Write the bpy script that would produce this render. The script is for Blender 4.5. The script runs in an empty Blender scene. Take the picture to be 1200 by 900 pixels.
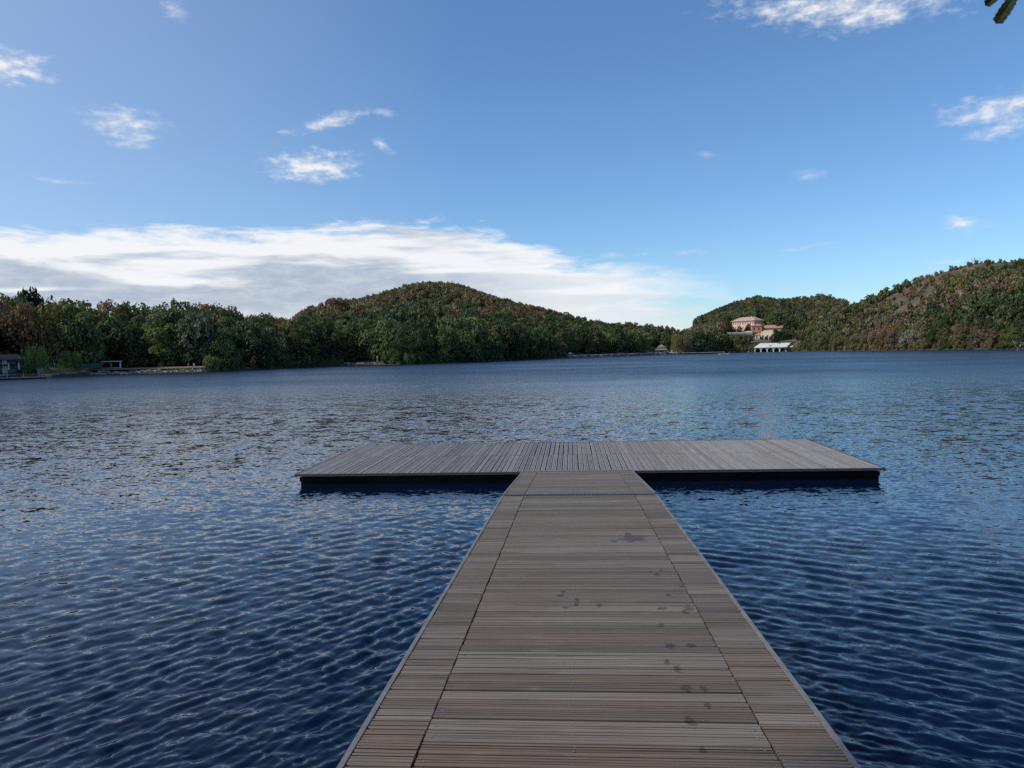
import bpy, math, random
import numpy as np
from mathutils import Matrix, Vector

# ------------------------------------------------------------------ camera
FPX, W0, H0 = 906.0, 1200.0, 900.0
EYE = np.array([0.0, 0.0, 2.5])
YAW, PITCH, ROLL = math.radians(-4.45), math.radians(-2.29), math.radians(1.30)
_F = np.array([math.sin(YAW) * math.cos(PITCH), math.cos(YAW) * math.cos(PITCH), math.sin(PITCH)])
_R0 = np.array([math.cos(YAW), -math.sin(YAW), 0.0])
_U0 = np.cross(_R0, _F)
_R = math.cos(ROLL) * _R0 - math.sin(ROLL) * _U0
_U = math.sin(ROLL) * _R0 + math.cos(ROLL) * _U0

def ray(px, py):
    d = _F * FPX + _R * (px - W0 / 2) - _U * (py - H0 / 2)
    return d / np.linalg.norm(d)

def azel(px, py):
    d = ray(px, py)
    return math.atan2(d[0], d[1]), math.asin(d[2])

def horizon_y(px):
    y = 410.0
    for _ in range(6):
        y += math.tan(azel(px, y)[1]) * FPX
    return y

def az_of(px):
    return azel(px, horizon_y(px))[0]

def at_z(px, py, z=0.0):
    d = ray(px, py); t = (z - EYE[2]) / d[2]
    return EYE + d * t

def at_r(px, py, r):
    d = ray(px, py); t = r / math.hypot(d[0], d[1])
    return EYE + d * t

scene = bpy.context.scene
cam_data = bpy.data.cameras.new("camera")
cam = bpy.data.objects.new("camera", cam_data)
scene.collection.objects.link(cam)
cam_data.sensor_width = 36.0
cam_data.lens = 36.0 * FPX / W0
cam_data.clip_start, cam_data.clip_end = 0.05, 6000.0
M = Matrix.Identity(4)
for i in range(3):
    M[i][0], M[i][1], M[i][2], M[i][3] = _R[i], _U[i], -_F[i], EYE[i]
cam.matrix_world = M
scene.camera = cam

# ------------------------------------------------------------------ light
scene.view_settings.view_transform = 'Standard'
scene.view_settings.look = 'None'
scene.view_settings.gamma = 1.0
scene.view_settings.exposure = 0.0
scene.cycles.use_denoising = False
SUN_AZ, SUN_EL = math.radians(-106), math.radians(40)
SUN_STRENGTH = 3.3
sd = bpy.data.lights.new("sun", 'SUN'); sd.energy = SUN_STRENGTH; sd.angle = math.radians(3.0); sd.color = (1.0, 0.94, 0.85)
sun = bpy.data.objects.new("sun", sd); scene.collection.objects.link(sun)
sdir = Vector((math.sin(SUN_AZ) * math.cos(SUN_EL), math.cos(SUN_AZ) * math.cos(SUN_EL), math.sin(SUN_EL)))
sun.rotation_euler = sdir.to_track_quat('Z', 'Y').to_euler()
sun.location = (-60, 10, 60)

world = bpy.data.worlds.new("World"); scene.world = world; world.use_nodes = True
wn, wl = world.node_tree.nodes, world.node_tree.links
wn.clear()

class NB:
    """small helper for building node maths"""
    def __init__(s, tree): s.t = tree; s.n = tree.nodes; s.l = tree.links
    def put(s, sock, v):
        if isinstance(v, bpy.types.NodeSocket): s.l.new(v, sock)
        elif v is not None: sock.default_value = v
    def m(s, op, a, b=None, c=None, clamp=False):
        n = s.n.new('ShaderNodeMath'); n.operation = op; n.use_clamp = clamp
        for i, v in enumerate((a, b, c)):
            if v is not None: s.put(n.inputs[i], v)
        return n.outputs[0]
    def vm(s, op, a, b=None, out=0):
        n = s.n.new('ShaderNodeVectorMath'); n.operation = op
        s.put(n.inputs[0], a)
        if b is not None:
            if op == 'SCALE': s.put(n.inputs[3], b)
            else: s.put(n.inputs[1], b)
        return n.outputs[out]
    def xyz(s, x, y, z=0.0):
        n = s.n.new('ShaderNodeCombineXYZ')
        for i, v in enumerate((x, y, z)): s.put(n.inputs[i], v)
        return n.outputs[0]
    def sep(s, v):
        n = s.n.new('ShaderNodeSeparateXYZ'); s.put(n.inputs[0], v); return n.outputs
    def noise(s, vec, scale=1.0, detail=3.0, rough=0.5, dist=0.0, out=0, dim='3D'):
        n = s.n.new('ShaderNodeTexNoise'); n.noise_dimensions = dim
        s.put(n.inputs['Vector'], vec); s.put(n.inputs['Scale'], scale)
        n.inputs['Detail'].default_value = detail; n.inputs['Roughness'].default_value = rough
        n.inputs['Distortion'].default_value = dist
        return n.outputs[out]
    def mix(s, f, a, b, kind='MIX'):
        n = s.n.new('ShaderNodeMix'); n.data_type = 'RGBA'; n.blend_type = kind; n.clamp_factor = True
        s.put(n.inputs[0], f); s.put(n.inputs[6], a); s.put(n.inputs[7], b)
        return n.outputs[2]
    def step(s, v, a, b, lo=0.0, hi=1.0, smooth=True):
        n = s.n.new('ShaderNodeMapRange'); n.interpolation_type = 'SMOOTHSTEP' if smooth else 'LINEAR'
        s.put(n.inputs[0], v); s.put(n.inputs[1], a); s.put(n.inputs[2], b); s.put(n.inputs[3], lo); s.put(n.inputs[4], hi)
        return n.outputs[0]
    def curve(s, v, pts, x0, x1, y0, y1):
        u = s.step(v, x0, x1, 0.0, 1.0, smooth=False)
        n = s.n.new('ShaderNodeFloatCurve'); c = n.mapping.curves[0]
        pp = [((x - x0) / (x1 - x0), (y - y0) / (y1 - y0)) for x, y in pts]
        while len(c.points) < len(pp): c.points.new(0.5, 0.5)
        for p, q in zip(c.points, pp): p.location = q; p.handle_type = 'AUTO_CLAMPED'
        n.mapping.update(); s.l.new(u, n.inputs[1])
        return s.m('MULTIPLY_ADD', n.outputs[0], y1 - y0, y0)

b = NB(world.node_tree)
sky = wn.new('ShaderNodeTexSky'); sky.sky_type = 'NISHITA'; sky.sun_disc = False
sky.sun_elevation = SUN_EL; sky.sun_rotation = SUN_AZ
sky.altitude = 250; sky.air_density = 1.0; sky.dust_density = 0.3; sky.ozone_density = 6.0
SKY_STRENGTH = 0.142
tc = wn.new('ShaderNodeTexCoord')
DIR = tc.outputs['Generated']
sx, sy, sz = b.sep(b.vm('NORMALIZE', DIR))
AZ = b.m('MULTIPLY', b.m('ARCTAN2', sx, sy), 180 / math.pi)
EL = b.m('MULTIPLY', b.m('ARCSINE', sz), 180 / math.pi)
deg = lambda px, py: tuple(math.degrees(v) for v in azel(px, py))
# long bank of cloud low over the left and middle of the lake
top_px = [(-400, 255), (-100, 262), (0, 266), (60, 262), (110, 259), (160, 264), (280, 264), (380, 258), (450, 256), (520, 262), (580, 268), (625, 283),
          (680, 301), (740, 308), (800, 312), (850, 325), (900, 395), (1400, 470)]
top = b.curve(AZ, [deg(x, y) for x, y in top_px], -50, 50, -10, 15)
wisp = b.noise(b.xyz(b.m('MULTIPLY', AZ, 0.16), b.m('MULTIPLY', EL, 0.95), 0.0), 1.0, 7.0, 0.62, 0.5)
layers = b.noise(b.xyz(b.m('MULTIPLY', AZ, 0.075), b.m('MULTIPLY', EL, 0.62), 2.0), 1.0, 5.0, 0.55, 0.3)
fine = b.noise(b.xyz(b.m('MULTIPLY', AZ, 0.45), b.m('MULTIPLY', EL, 1.5), 4.0), 1.0, 6.0, 0.65, 0.3)
puffy = b.noise(b.xyz(b.m('MULTIPLY', AZ, 0.8), b.m('MULTIPLY', EL, 1.7), 9.0), 1.0, 6.0, 0.58, 0.0)
edge = b.m('ADD', b.m('SUBTRACT', top, EL), b.m('MULTIPLY', b.m('SUBTRACT', wisp, 0.5), 4.0))
edge = b.m('ADD', edge, b.m('MULTIPLY', b.m('SUBTRACT', puffy, 0.5), 1.0))
bank = b.step(edge, -0.1, 1.2)
# the bank thins out to the right
thin = b.step(b.m('ADD', AZ, b.m('MULTIPLY', b.m('SUBTRACT', wisp, 0.5), 26.0)), deg(670, 380)[0], deg(930, 380)[0], 1.0, 0.0)
streak = b.step(wisp, 0.38, 0.56, 0.28, 1.0)
bank = b.m('MULTIPLY', bank, b.m('MULTIPLY', thin, b.m('MULTIPLY_ADD', b.m('SUBTRACT', 1.0, thin), b.m('SUBTRACT', streak, 1.0), 1.0)))
bank = b.m('MULTIPLY', bank, 0.95)
# brightness of the bank: white on top, grey blue in the bands lower down
depth = b.m('SUBTRACT', top, EL)
greyness = b.step(b.m('ADD', depth, b.m('MULTIPLY', b.m('SUBTRACT', layers, 0.5), 17.0)), 0.9, 4.0)
low = b.step(EL, 2.4, 4.4, 0.7, 1.0)
greyness = b.m('MULTIPLY', greyness, low)
greyness = b.m('MULTIPLY', greyness, b.step(AZ, 0.0, -12.0, 0.35, 1.0))
bright = (0.93, 0.94, 0.96, 1); grey = (0.43, 0.50, 0.61, 1)
bank_col = b.mix(greyness, bright, grey)
bank_col = b.mix(b.step(fine, 0.35, 0.7, 0.0, 0.3), bank_col, (0.93, 0.93, 0.94, 1))
skycol = b.vm('MULTIPLY', b.vm('SCALE', sky.outputs[0], SKY_STRENGTH), (0.88, 1.0, 1.045))
# thin veil on the sun side of the sky
col = b.mix(b.m('MULTIPLY', b.step(AZ, -8.0, -75.0, 0.0, 0.7, smooth=False), b.step(EL, 60.0, 5.0, 0.75, 1.0)), skycol, (0.55, 0.63, 0.76, 1))
col = b.mix(bank, col, bank_col)
# small separate clouds: centre, half width, half height (pixels of the 1200 wide view), tilt, density
small = [(-2, 76, 46, 16, -0.05, 1.3), (148, 146, 42, 16, 0.05, 0.95), (150, 169, 22, 5, 0, 0.6), (205, 12, 14, 10, 0.1, 0.65), (388, 141, 44, 9, -0.30, 1.0),
         (335, 155, 14, 3, 0, 0.4), (366, 195, 56, 18, -0.06, 1.25), (449, 131, 14, 5, 0.1, 0.8), (448, 171, 14, 7, 0.5, 0.75),
         (975, 8, 115, 20, 0.14, 1.1), (1020, 14, 62, 18, 0.0, 1.15), (1175, 128, 56, 17, 0.02, 0.95), (1172, 153, 34, 9, 0.0, 0.75), (1130, 262, 24, 9, 0.05, 0.85),
         (827, 181, 14, 4, 0.1, 0.35), (948, 205, 20, 7, 0, 0.4), (950, 289, 30, 3, -0.1, 0.35), (715, 300, 40, 4, 0, 0.5),
         (805, 296, 18, 4, 0, 0.5), (1120, 306, 26, 2.5, 0, 0.5), (70, 212, 26, 3, 0, 0.35), (-250, 120, 110, 50, 0, 1.2), (-520, 200, 200, 60, 0, 1.2)]
wig = b.m('SUBTRACT', puffy, 0.5)
wig2 = b.m('SUBTRACT', fine, 0.5)
cm = None
for cx, cy, hw, hh, tilt, dens in small:
    a0, e0 = deg(cx, cy)
    k = 57.3 / FPX
    u = b.m('SUBTRACT', AZ, a0); v = b.m('SUBTRACT', EL, e0)
    v = b.m('MULTIPLY_ADD', u, tilt, v)
    d = b.m('ADD', b.m('POWER', b.m('ABSOLUTE', b.m('DIVIDE', u, hw * k)), 2.0), b.m('POWER', b.m('ABSOLUTE', b.m('DIVIDE', v, hh * k)), 2.0))
    v = b.m('SUBTRACT', 0.95, b.m('SQRT', d))
    v = b.m('ADD', v, b.m('MULTIPLY', wig, 2.3)); v = b.m('ADD', v, b.m('MULTIPLY', wig2, 0.35))
    mval = b.m('MULTIPLY', b.step(v, -0.25, 1.5), dens)
    mval = b.m('MULTIPLY', mval, b.step(d, 1.2, 2.6, 1.0, 0.0))
    cm = mval if cm is None else b.m('MAXIMUM', cm, mval)
cm = b.m('MINIMUM', cm, 0.95)
col = b.mix(cm, col, b.mix(b.step(puffy, 0.4, 0.65), (0.66, 0.72, 0.82, 1), (0.92, 0.93, 0.95, 1)))
bg = wn.new('ShaderNodeBackground'); wl.new(col, bg.inputs[0]); bg.inputs[1].default_value = 1.0
wo = wn.new('ShaderNodeOutputWorld'); wl.new(bg.outputs[0], wo.inputs[0])

# ------------------------------------------------------------------ helpers
COL = scene.collection
rng = np.random.default_rng(7)

def tag(o, label=None, cat=None, group=None, kind=None):
    if label: o['label'] = label
    if cat: o['category'] = cat
    if group: o['group'] = group
    if kind: o['kind'] = kind
    return o

def link(name, mesh, parent=None, loc=None, rot=None):
    o = bpy.data.objects.new(name, mesh); COL.objects.link(o)
    if parent is not None: o.parent = parent
    if loc is not None: o.location = loc
    if rot is not None: o.rotation_euler = rot
    return o

def empty(name, loc, rz=0.0):
    o = bpy.data.objects.new(name, None); COL.objects.link(o)
    o.location = loc; o.rotation_euler = (0, 0, rz); o.empty_display_size = 0.5
    return o

def mesh_np(name, verts, faces, mats, smooth=False, mat_idx=None):
    me = bpy.data.meshes.new(name)
    verts = np.asarray(verts, dtype=np.float32); faces = np.asarray(faces, dtype=np.int32)
    nf, k = faces.shape
    me.vertices.add(len(verts)); me.vertices.foreach_set('co', verts.ravel())
    me.loops.add(nf * k); me.loops.foreach_set('vertex_index', faces.ravel())
    me.polygons.add(nf); me.polygons.foreach_set('loop_start', np.arange(0, nf * k, k, dtype=np.int32))
    if smooth: me.polygons.foreach_set('use_smooth', np.ones(nf, dtype=bool))
    if mat_idx is not None: me.polygons.foreach_set('material_index', np.asarray(mat_idx, dtype=np.int32))
    for m in (mats if isinstance(mats, (list, tuple)) else [mats]): me.materials.append(m)
    me.update(calc_edges=True)
    return me

class MB:
    """collects solids, builds one mesh object"""
    def __init__(s): s.v = []; s.f = []; s.mi = []
    def add(s, vs, fs, mi=0):
        o = len(s.v); s.v += [tuple(v) for v in vs]; s.f += [tuple(i + o for i in f) for f in fs]; s.mi += [mi] * len(fs)
    def box(s, x0, x1, y0, y1, z0, z1, mi=0):
        v = [(x0, y0, z0), (x1, y0, z0), (x1, y1, z0), (x0, y1, z0), (x0, y0, z1), (x1, y0, z1), (x1, y1, z1), (x0, y1, z1)]
        s.add(v, [(0, 3, 2, 1), (4, 5, 6, 7), (0, 1, 5, 4), (1, 2, 6, 5), (2, 3, 7, 6), (3, 0, 4, 7)], mi)
    def prism(s, pts, y0, y1, mi=0):
        """outline in x,z pushed along y"""
        n = len(pts); v = [(x, y0, z) for x, z in pts] + [(x, y1, z) for x, z in pts]
        f = [tuple(range(n))[::1], tuple(range(2 * n - 1, n - 1, -1))]
        f += [(i, i + n, (i + 1) % n + n, (i + 1) % n) for i in range(n)]
        s.add(v, f, mi)
    def hip(s, x0, x1, y0, y1, z0, h, inset, t=0.15, mi=0):
        """hipped roof with eaves thickness"""
        ym = (y0 + y1) / 2
        v = [(x0, y0, z0), (x1, y0, z0), (x1, y1, z0), (x0, y1, z0), (x0, y0, z0 + t), (x1, y0, z0 + t), (x1, y1, z0 + t), (x0, y1, z0 + t),
             (x0 + inset, ym, z0 + h), (x1 - inset, ym, z0 + h)]
        s.add(v, [(0, 3, 2, 1), (0, 1, 5, 4), (1, 2, 6, 5), (2, 3, 7, 6), (3, 0, 4, 7), (4, 5, 9, 8), (6, 7, 8, 9), (5, 6, 9), (7, 4, 8)], mi)
    def tube(s, pts, radii, n=7, mi=0):
        pts = [Vector(p) for p in pts]; o = len(s.v)
        for i, p in enumerate(pts):
            d = (pts[min(i + 1, len(pts) - 1)] - pts[max(i - 1, 0)]).normalized()
            a = d.orthogonal().normalized() if abs(d.z) < 0.9 else Vector((1, 0, 0)).cross(d).normalized()
            c = d.cross(a)
            for k in range(n):
                t = 2 * math.pi * k / n
                s.v.append(tuple(p + (a * math.cos(t) + c * math.sin(t)) * radii[i]))
        for i in range(len(pts) - 1):
            for k in range(n):
                s.f.append((o + i * n + k, o + i * n + (k + 1) % n, o + (i + 1) * n + (k + 1) % n, o + (i + 1) * n + k)); s.mi.append(mi)
        s.f.append(tuple(o + k for k in range(n))[::-1]); s.mi.append(mi)
        s.f.append(tuple(o + (len(pts) - 1) * n + k for k in range(n))); s.mi.append(mi)
    def mesh(s, name, mats, smooth=False):
        me = bpy.data.meshes.new(name); me.from_pydata(s.v, [], s.f)
        for m in (mats if isinstance(mats, (list, tuple)) else [mats]): me.materials.append(m)
        me.polygons.foreach_set('material_index', s.mi)
        if smooth: me.polygons.foreach_set('use_smooth', [True] * len(s.f))
        me.update(); return me
    def build(s, name, mats, parent=None, loc=None, rot=None, smooth=False):
        return link(name, s.mesh(name, mats, smooth), parent, loc, rot)

def new_mat(name):
    m = bpy.data.materials.new(name); m.use_nodes = True
    nb = NB(m.node_tree); p = m.node_tree.nodes['Principled BSDF']
    return m, nb, p

def simple_mat(name, color, rough=0.7, var=0.25, scale=2.0, metal=0.0, bump=0.0):
    m, nb, p = new_mat(name)
    t = nb.n.new('ShaderNodeTexCoord')
    n1 = nb.noise(t.outputs['Object'], scale, 6.0, 0.62)
    c0 = tuple(c * (1 - var) for c in color) + (1,); c1 = tuple(min(1, c * (1 + var)) for c in color) + (1,)
    nb.put(p.inputs['Base Color'], nb.mix(nb.step(n1, 0.3, 0.7), c0, c1))
    p.inputs['Roughness'].default_value = rough; p.inputs['Metallic'].default_value = metal
    if bump:
        bn = nb.n.new('ShaderNodeBump'); bn.inputs['Strength'].default_value = bump
        nb.put(bn.inputs['Height'], n1); nb.put(p.inputs['Normal'], bn.outputs[0])
    return m

def interp(tab):
    xs = np.array([az_of(x) for x, _ in tab]); ys = np.array([y for _, y in tab], dtype=float)
    return lambda a: np.interp(a, xs, ys)

# ------------------------------------------------------------------ land form (numbers in metres round the eye point)
shore_px = [(-700, 520), (-200, 455), (0, 444.5), (60, 443), (105, 439.5), (240, 436), (330, 431.5), (400, 428.5), (480, 427), (560, 424), (640, 420.5), (700, 418.3), (760, 416.2),
            (850, 413.4), (930, 411.8), (1000, 411.2), (1100, 410.3), (1200, 409.3), (1400, 412), (1900, 440)]
_shore = []
for x, y in shore_px:
    p = at_z(x, y); _shore.append((x, math.hypot(p[0], p[1])))
shore_r = interp(_shore)

def crest(tab, tree):
    """skyline pixel, crest distance, tree height there -> height of the bare crest"""
    out_h, out_r = [], []
    for x, y, r in tab:
        e = azel(x, y)[1]
        th = tree(x) if callable(tree) else tree
        out_h.append((x, max(0.5, EYE[2] + r * math.tan(e) - th))); out_r.append((x, r))
    return interp(out_h), interp(out_r)

A_tab = [(-700, 340, 190), (-200, 342, 200), (0, 345, 205), (30, 343, 210), (60, 352, 215), (130, 357, 222), (165, 362, 225), (205, 356, 230), (260, 366, 245), (320, 369, 265), (350, 361, 285),
         (400, 351, 330), (450, 343, 375), (490, 332, 400), (510, 330, 410), (535, 332, 412), (560, 339, 415), (600, 350, 420), (660, 368, 430), (700, 377, 435), (760, 381, 445),
         (800, 386, 450), (840, 400, 460), (900, 408, 480), (1900, 408, 480)]
C_tab = [(640, 408, 640), (760, 396, 640), (800, 383, 630), (830, 371, 625), (860, 358, 620), (890, 349, 620), (920, 353, 625), (965, 346, 630), (1005, 358, 640), (1060, 372, 650), (1150, 392, 650), (1250, 402, 650), (1900, 408, 650)]
D_tab = [(-700, 412, 480), (900, 407, 480), (930, 398, 460), (960, 383, 450), (1010, 359, 440), (1060, 337, 430), (1100, 317, 420), (1140, 306, 412), (1180, 303, 405), (1240, 302, 400), (1400, 320, 380), (1900, 360, 380)]
tree_A = lambda x: float(np.interp(x, [0, 300, 400, 500, 600, 700, 800], [15.5, 13.5, 5.5, 3.4, 4.0, 7, 9.5]))
hA, rA = crest(A_tab, tree_A); hC, rC = crest(C_tab, 4.2)
hD, rD = crest(D_tab, lambda x: float(np.interp(x, [900, 1000, 1100, 1900], [3.4, 3.0, 1.8, 2.0])))

def vnoise(x, y, s, seed):
    """smooth value noise"""
    r_ = np.random.default_rng(seed).random((64, 64))
    u, v = x / s, y / s
    i, j = np.floor(u).astype(int), np.floor(v).astype(int); fu, fv = u - i, v - j
    fu, fv = fu * fu * (3 - 2 * fu), fv * fv * (3 - 2 * fv)
    g = lambda a, b_: r_[a % 64, b_ % 64]
    return (g(i, j) * (1 - fu) + g(i + 1, j) * fu) * (1 - fv) + (g(i, j + 1) * (1 - fu) + g(i + 1, j + 1) * fu) * fv - 0.5

def ground_h(a, r):
    a, r = np.broadcast_arrays(np.asarray(a, float), np.asarray(r, float))
    rs = shore_r(a)
    def layer(h, rc, r0, p):
        t = np.clip((r - r0) / np.maximum(rc - r0, 1), 0, None)
        up = np.where(t < 1, (0.55 * t + 0.45 * np.sin(np.clip(t, 0, 1) * math.pi / 2) ** p) , 1 - 0.8 * np.clip(t - 1, 0, 1) ** 1.6)
        return h * np.clip(up, 0, None)
    s_in = np.clip(r - rs, 0, None)
    base = 0.55 * np.clip(s_in / 1.2, 0, 1) + 0.6 * np.clip(s_in / 25, 0, 1)
    rb = rs + 8
    hh = np.maximum(layer(hA(a), rA(a), rb, 1.6), layer(hD(a), rD(a), rs + 2, 1.3))
    hh = np.maximum(hh, layer(hC(a), rC(a), np.maximum(rs, 425.0), 1.4))
    x, y = r * np.sin(a), r * np.cos(a)
    hh = hh + np.clip(hh / 12, 0, 1) * (vnoise(x, y, 38, 1) * 3.0 + vnoise(x, y, 14, 2) * 1.4)
    z = base + np.clip(hh, 0, None)
    return np.where(r < rs, -1.2 * np.clip((rs - r) / 3, 0, 1), z)

def ground_at(x, y):
    return float(ground_h(math.atan2(x, y), math.hypot(x, y)))

m_ground, nb, p = new_mat("hill_ground")
t = nb.n.new('ShaderNodeTexCoord').outputs['Object']
n1 = nb.noise(t, 0.09, 8.0, 0.65); n2 = nb.noise(t, 0.7, 6.0, 0.7)
c = nb.mix(nb.step(n1, 0.38, 0.62), (0.06, 0.06, 0.028, 1), (0.13, 0.095, 0.06, 1))
c = nb.mix(nb.step(n2, 0.55, 0.75, 0.0, 0.7), c, (0.22, 0.18, 0.135, 1))
zz = nb.sep(t)[2]
c = nb.mix(nb.step(zz, 1.6, 0.3), c, nb.mix(nb.step(n2, 0.4, 0.6), (0.055, 0.05, 0.03, 1), (0.035, 0.045, 0.02, 1)))
nb.put(p.inputs['Base Color'], c); p.inputs['Roughness'].default_value = 0.95
bn = nb.n.new('ShaderNodeBump'); bn.inputs['Strength'].default_value = 0.8; bn.inputs['Distance'].default_value = 0.6
nb.put(bn.inputs['Height'], n2); nb.put(p.inputs['Normal'], bn.outputs[0])

az_g = np.linspace(math.radians(-75), math.radians(70), 640)
tt = np.concatenate([[-6, -3, -1, 0.0, 0.6, 1.2, 2.5, 4], np.linspace(6, 560, 150), [700, 1200, 3000]])
AA, TT = np.meshgrid(az_g, tt, indexing='ij')
RR = shore_r(AA) + TT
ZZ = ground_h(AA, RR)
V = np.stack([RR * np.sin(AA), RR * np.cos(AA), ZZ], -1).reshape(-1, 3)
n, k = len(az_g), len(tt)
I = np.arange(n * k).reshape(n, k)
Fq = np.stack([I[:-1, :-1], I[1:, :-1], I[1:, 1:], I[:-1, 1:]], -1).reshape(-1, 4)
hills = link("hills", mesh_np("hills", V, Fq[:, ::-1], m_ground, smooth=True)); tag(hills, "wooded and scrubby hills round the far side of the lake", "hills", kind='structure')

# ------------------------------------------------------------------ water
m_water, nb, p = new_mat("lake_water")
t = nb.n.new('ShaderNodeTexCoord').outputs['Object']
X, Y, Z = nb.sep(t)
dist = nb.m('SQRT', nb.m('ADD', nb.m('MULTIPLY', X, X), nb.m('MULTIPLY', Y, Y)))
gust = nb.noise(nb.xyz(nb.m('MULTIPLY', X, 0.02), nb.m('MULTIPLY', Y, 0.035), 0.0), 1.0, 5.0, 0.6)
g = nb.step(gust, 0.3, 0.7, 0.72, 1.2)
na = nb.noise(nb.xyz(nb.m('MULTIPLY', X, 4.0), nb.m('MULTIPLY', Y, 7.0), 0.0), 1.0, 4.0, 0.65, 0.3, out=1)
nc = nb.noise(nb.xyz(nb.m('MULTIPLY', X, 0.9), nb.m('MULTIPLY', Y, 2.1), 2.0), 1.0, 3.0, 0.6, 0.0, out=1)
nd = nb.noise(nb.xyz(nb.m('MULTIPLY', X, 11.0), nb.m('MULTIPLY', Y, 16.0), 5.0), 1.0, 2.0, 0.5, 0.0, out=1)
def centred(v, kk):
    return nb.vm('SCALE', nb.vm('MULTIPLY', nb.vm('SUBTRACT', v, (0.5, 0.5, 0.5)), (0.7, 1.15, 0.0)), kk)
near_far = nb.step(dist, 3.0, 22.0)
pert = nb.vm('ADD', centred(na, nb.m('MULTIPLY_ADD', near_far, 0.27, 0.17)), centred(nc, nb.m('MULTIPLY_ADD', near_far, 0.16, 0.0)))
pert = nb.vm('ADD', pert, centred(nd, nb.m('MULTIPLY_ADD', near_far, 0.12, 0.12)))
ne = nb.noise(nb.xyz(nb.m('MULTIPLY', X, 1.3), nb.m('MULTIPLY', Y, 1.3), 7.0), 1.0, 5.0, 0.8, 0.0, out=1)
pert = nb.vm('ADD', pert, centred(ne, nb.m('MULTIPLY_ADD', nb.step(dist, 5.0, 40.0), 0.34, 0.08)))
pert = nb.vm('SCALE', pert, g)
geo = nb.n.new('ShaderNodeNewGeometry')
nb.put(p.inputs['Normal'], nb.vm('NORMALIZE', nb.vm('ADD', geo.outputs['Normal'], pert)))
nb.put(p.inputs['Roughness'], nb.m('MULTIPLY', nb.step(dist, 6.0, 95.0, 0.02, 0.36), nb.step(gust, 0.3, 0.7, 0.8, 1.15)))
p.inputs['Base Color'].default_value = (0.0009, 0.0068, 0.024, 1)
p.inputs['IOR'].default_value = 1.333
# wave field
def waves(x, y, spacing):
    z = np.zeros_like(x); r2 = np.random.default_rng(11)
    wl = 1 / (1 + np.exp(np.clip((x - 0.3 + 0.08 * y) / 1.2, -50, 50)))       # left hand wave train
    for i in range(78):
        lam = 0.065 * (0.36 / 0.065) ** (r2.random() ** 0.9)
        train = i % 3
        if train == 0: th = math.radians(36) + r2.normal(0, 0.20)    # travel direction, crests run up to the right
        elif train == 1: th = math.radians(115) + r2.normal(0, 0.22)
        else: th = math.radians(85) + r2.normal(0, 0.6)
        if train == 0: th = math.radians(143) + r2.normal(0, 0.20)
        if train == 1: th = math.radians(62) + r2.normal(0, 0.22)
        wgt = (0.25 + 0.95 * wl) if train == 0 else ((1.2 - 0.95 * wl) if train == 1 else 0.55)
        kk = 2 * math.pi / lam
        amp = 0.036 / kk * (0.4 / lam) ** 0.1
        ph = kk * (x * math.cos(th) + y * math.sin(th)) + r2.random() * 6.28 + 1.2 * vnoise(x, y, lam * 5, 20 + i)
        vis = np.clip((lam / np.maximum(spacing, 1e-4) - 2.5) / 3.0, 0, 1)
        env = 0.55 + 1.2 * np.abs(vnoise(x, y, lam * 7, 90 + i)) * 2
        s_ = np.sin(ph)
        z += wgt * vis * env * amp * (s_ + 0.28 * np.cos(2 * ph))
    return z
rows = np.concatenate([1.0 / np.linspace(1 / 1.6, 1 / 120.0, 1150), [150, 200, 280, 380, 520, 800, 1500, 5000]])
azw = np.concatenate([np.radians(np.linspace(-88, -41, 60)), np.radians(np.linspace(-40.5, 33.5, 1100)), np.radians(np.linspace(34, 88, 60))])
AW, RW = np.meshgrid(azw, rows, indexing='ij')
XW, YW = RW * np.sin(AW), RW * np.cos(AW)
sp = np.maximum(np.gradient(RW, axis=1), RW * np.abs(np.gradient(AW, axis=0)))
ZW = waves(XW, YW, sp)
n, k = AW.shape; I = np.arange(n * k).reshape(n, k)
Fq = np.stack([I[:-1, :-1], I[:-1, 1:], I[1:, 1:], I[1:, :-1]], -1).reshape(-1, 4)[:, ::-1]
lake = link("water", mesh_np("water", np.stack([XW, YW, ZW], -1).reshape(-1, 3), Fq, m_water, smooth=True))
tag(lake, "wind rippled deep blue lake", "lake", kind='structure')

# ------------------------------------------------------------------ jetty
C_EYE = 1.566; SLOPE = 0.0366
Y_STRIP, Y_PLAT, PLAT_Z = 10.55, 14.66, 0.22
pier_z = lambda y: EYE[2] - C_EYE - SLOPE * y

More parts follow.
